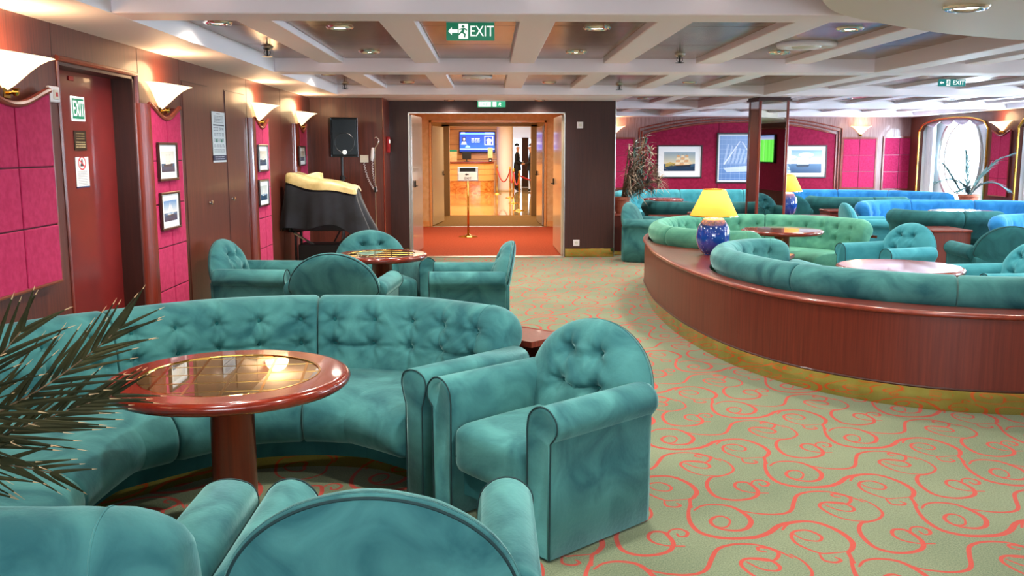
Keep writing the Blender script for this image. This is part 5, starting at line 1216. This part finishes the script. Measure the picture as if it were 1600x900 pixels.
# people
def person(label, loc, rz, pose):
    J, E = pose
    bm = bmesh.new(); vs = [bm.verts.new(p[0]) for p in J]
    for a, b in E: bm.edges.new((vs[a], vs[b]))
    me = bpy.data.meshes.new('tmp'); bm.to_mesh(me); bm.free(); o = bpy.data.objects.new('tmp', me); COL.objects.link(o)
    md = o.modifiers.new('s', 'SKIN'); me.skin_vertices or bpy.context.view_layer.update()
    if not me.skin_vertices:
        o.modifiers.remove(md); bpy.context.view_layer.objects.active = o; o.select_set(True); bpy.ops.object.modifier_add(type='SKIN')
    for i, p in enumerate(J): me.skin_vertices[0].data[i].radius = p[1] if isinstance(p[1], tuple) else (p[1], p[1])
    me.skin_vertices[0].data[0].use_root = True
    sb = o.modifiers.new('u', 'SUBSURF'); sb.levels = 2; sb.render_levels = 2
    bpy.context.view_layer.update(); dg = bpy.context.evaluated_depsgraph_get(); m2 = bpy.data.meshes.new_from_object(o.evaluated_get(dg)); bpy.data.objects.remove(o)
    for k in ('suit', 'skin', 'black', 'shirt'): m2.materials.append(M[k])
    for f in m2.polygons:
        c = f.center; i = 0
        if c.z > 1.455 or (.66 < c.z < .80 and abs(c.x) > .20 ) : i = 1
        if c.z < .09: i = 2
        if 1.25 < c.z < 1.47 and c.y < -.055 and abs(c.x) < .035: i = 3
        if c.y < -.24 and .9 < c.z < 1.2: i = 1
        f.material_index = i; f.use_smooth = True
    t = thing('person', label, 'person', loc, rz); b = bpy.data.objects.new('body', m2); COL.objects.link(b); b.parent = t
    return t
POSE = ([((0, 0, .95), (.15, .11)), ((0, 0, 1.12), (.14, .10)), ((0, 0, 1.32), (.17, .11)), ((0, 0, 1.43), (.09, .07)), ((0, -.01, 1.50), .052), ((0, -.02, 1.58), (.068, .08)), ((0, -.015, 1.68), (.072, .088)),
  ((.19, 0, 1.38), .062), ((.25, .02, 1.12), .048), ((.16, -.20, 1.02), .036), ((.10, -.28, 1.03), (.032, .02)),
  ((-.19, 0, 1.38), .062), ((-.25, .02, 1.12), .048), ((-.16, -.20, 1.02), .036), ((-.08, -.28, 1.03), (.032, .02)),
  ((.09, 0, .88), .10), ((.10, -.01, .48), .068), ((.11, .02, .09), .045), ((.12, -.12, .035), (.045, .03)),
  ((-.09, 0, .88), .10), ((-.10, .02, .48), .068), ((-.11, .05, .09), .045), ((-.12, -.09, .035), (.045, .03))],
  [(0, 1), (1, 2), (2, 3), (3, 4), (4, 5), (5, 6), (2, 7), (7, 8), (8, 9), (9, 10), (2, 11), (11, 12), (12, 13), (13, 14), (0, 15), (15, 16), (16, 17), (17, 18), (0, 19), (19, 20), (20, 21), (21, 22)])
def finish(t):
    obj('hair', ([(x*.082, y*.10+.0, z*.085+1.70) for x, y, z in [(math.cos(a)*math.cos(e), math.sin(a)*math.cos(e)+.15, math.sin(e)+.12) for e in np.linspace(-.25, PI/2, 8) for a in np.linspace(0, 2*PI, 16, endpoint=False)]], [(i*16+k, i*16+(k+1) % 16, (i+1)*16+(k+1) % 16, (i+1)*16+k) for i in range(7) for k in range(16)]), M['hair'], t, smooth_=True)
    obj('face', join(box(-.035, -.02, -.104, -.09, 1.655, 1.665), box(.02, .035, -.104, -.09, 1.655, 1.665)), M['black'], t)
    obj('nose', xf(rbox(.009, .014, .02, .007, 2), (0, -.105, 1.63)), M['skin'], t, smooth_=True)
    for s in (-1, 1):
        obj('ear', xf(rbox(.008, .014, .024, .007, 2), (s*.074, -.01, 1.635)), M['skin'], t, smooth_=True)
        for k in range(5):
            y = .016*(k-2); obj('finger', tube([(s*.09, -.30, 1.03+y*.8), (s*.08+.0, -.335+.004*abs(k-2), 1.025+y), (s*.075, -.36+.008*abs(k-2), 1.01+y)], [.008, .008, .006], 6), M['skin'], t, smooth_=True)
    obj('jacket_skirt', loft([[(.165*math.cos(a)*k, .125*math.sin(a)*k, z) for a in np.linspace(0, 2*PI, 24, endpoint=False)] for z, k in ((1.12, .95), (1.0, 1.04), (.86, 1.13), (.78, 1.17))], cap=False), M['suit'], t, smooth_=True)
t = person('man in a dark suit standing in the lobby, facing right with hands together', (1.02, 35.4, 0), PI/2*.85, POSE); finish(t)
t = person('person in dark clothes almost hidden by the right door frame of the lobby', (1.52, 35.0, 0), -PI/2, POSE); finish(t)
# television reflected in the mirror column, on the wall behind the viewer
ft = canvas(160, 100, '#4aa83a'); grad(ft, 0, .16, '#5a6a9c', '#8890a8')
for k in range(6): rect(ft, k/6, .16, k/6+.083, 1, '#56b844')
rect(ft, .48, .16, .485, 1, '#d8f0d0'); t = thing('television', 'wall television showing a green playing field, seen in the mirror column', 'television', (XR-.09, .78, 1.58), -PI/2)
obj('tv_case', bbox(-.62, .62, -.0, .06, -.37, .37, .01), M['black'], t); pquad('screen', (-.59, -.004, -.34), (1.18, 0, 0), (0, 0, .68), print_mat('field_print', ft, emit=1.2, rough=.3), t)
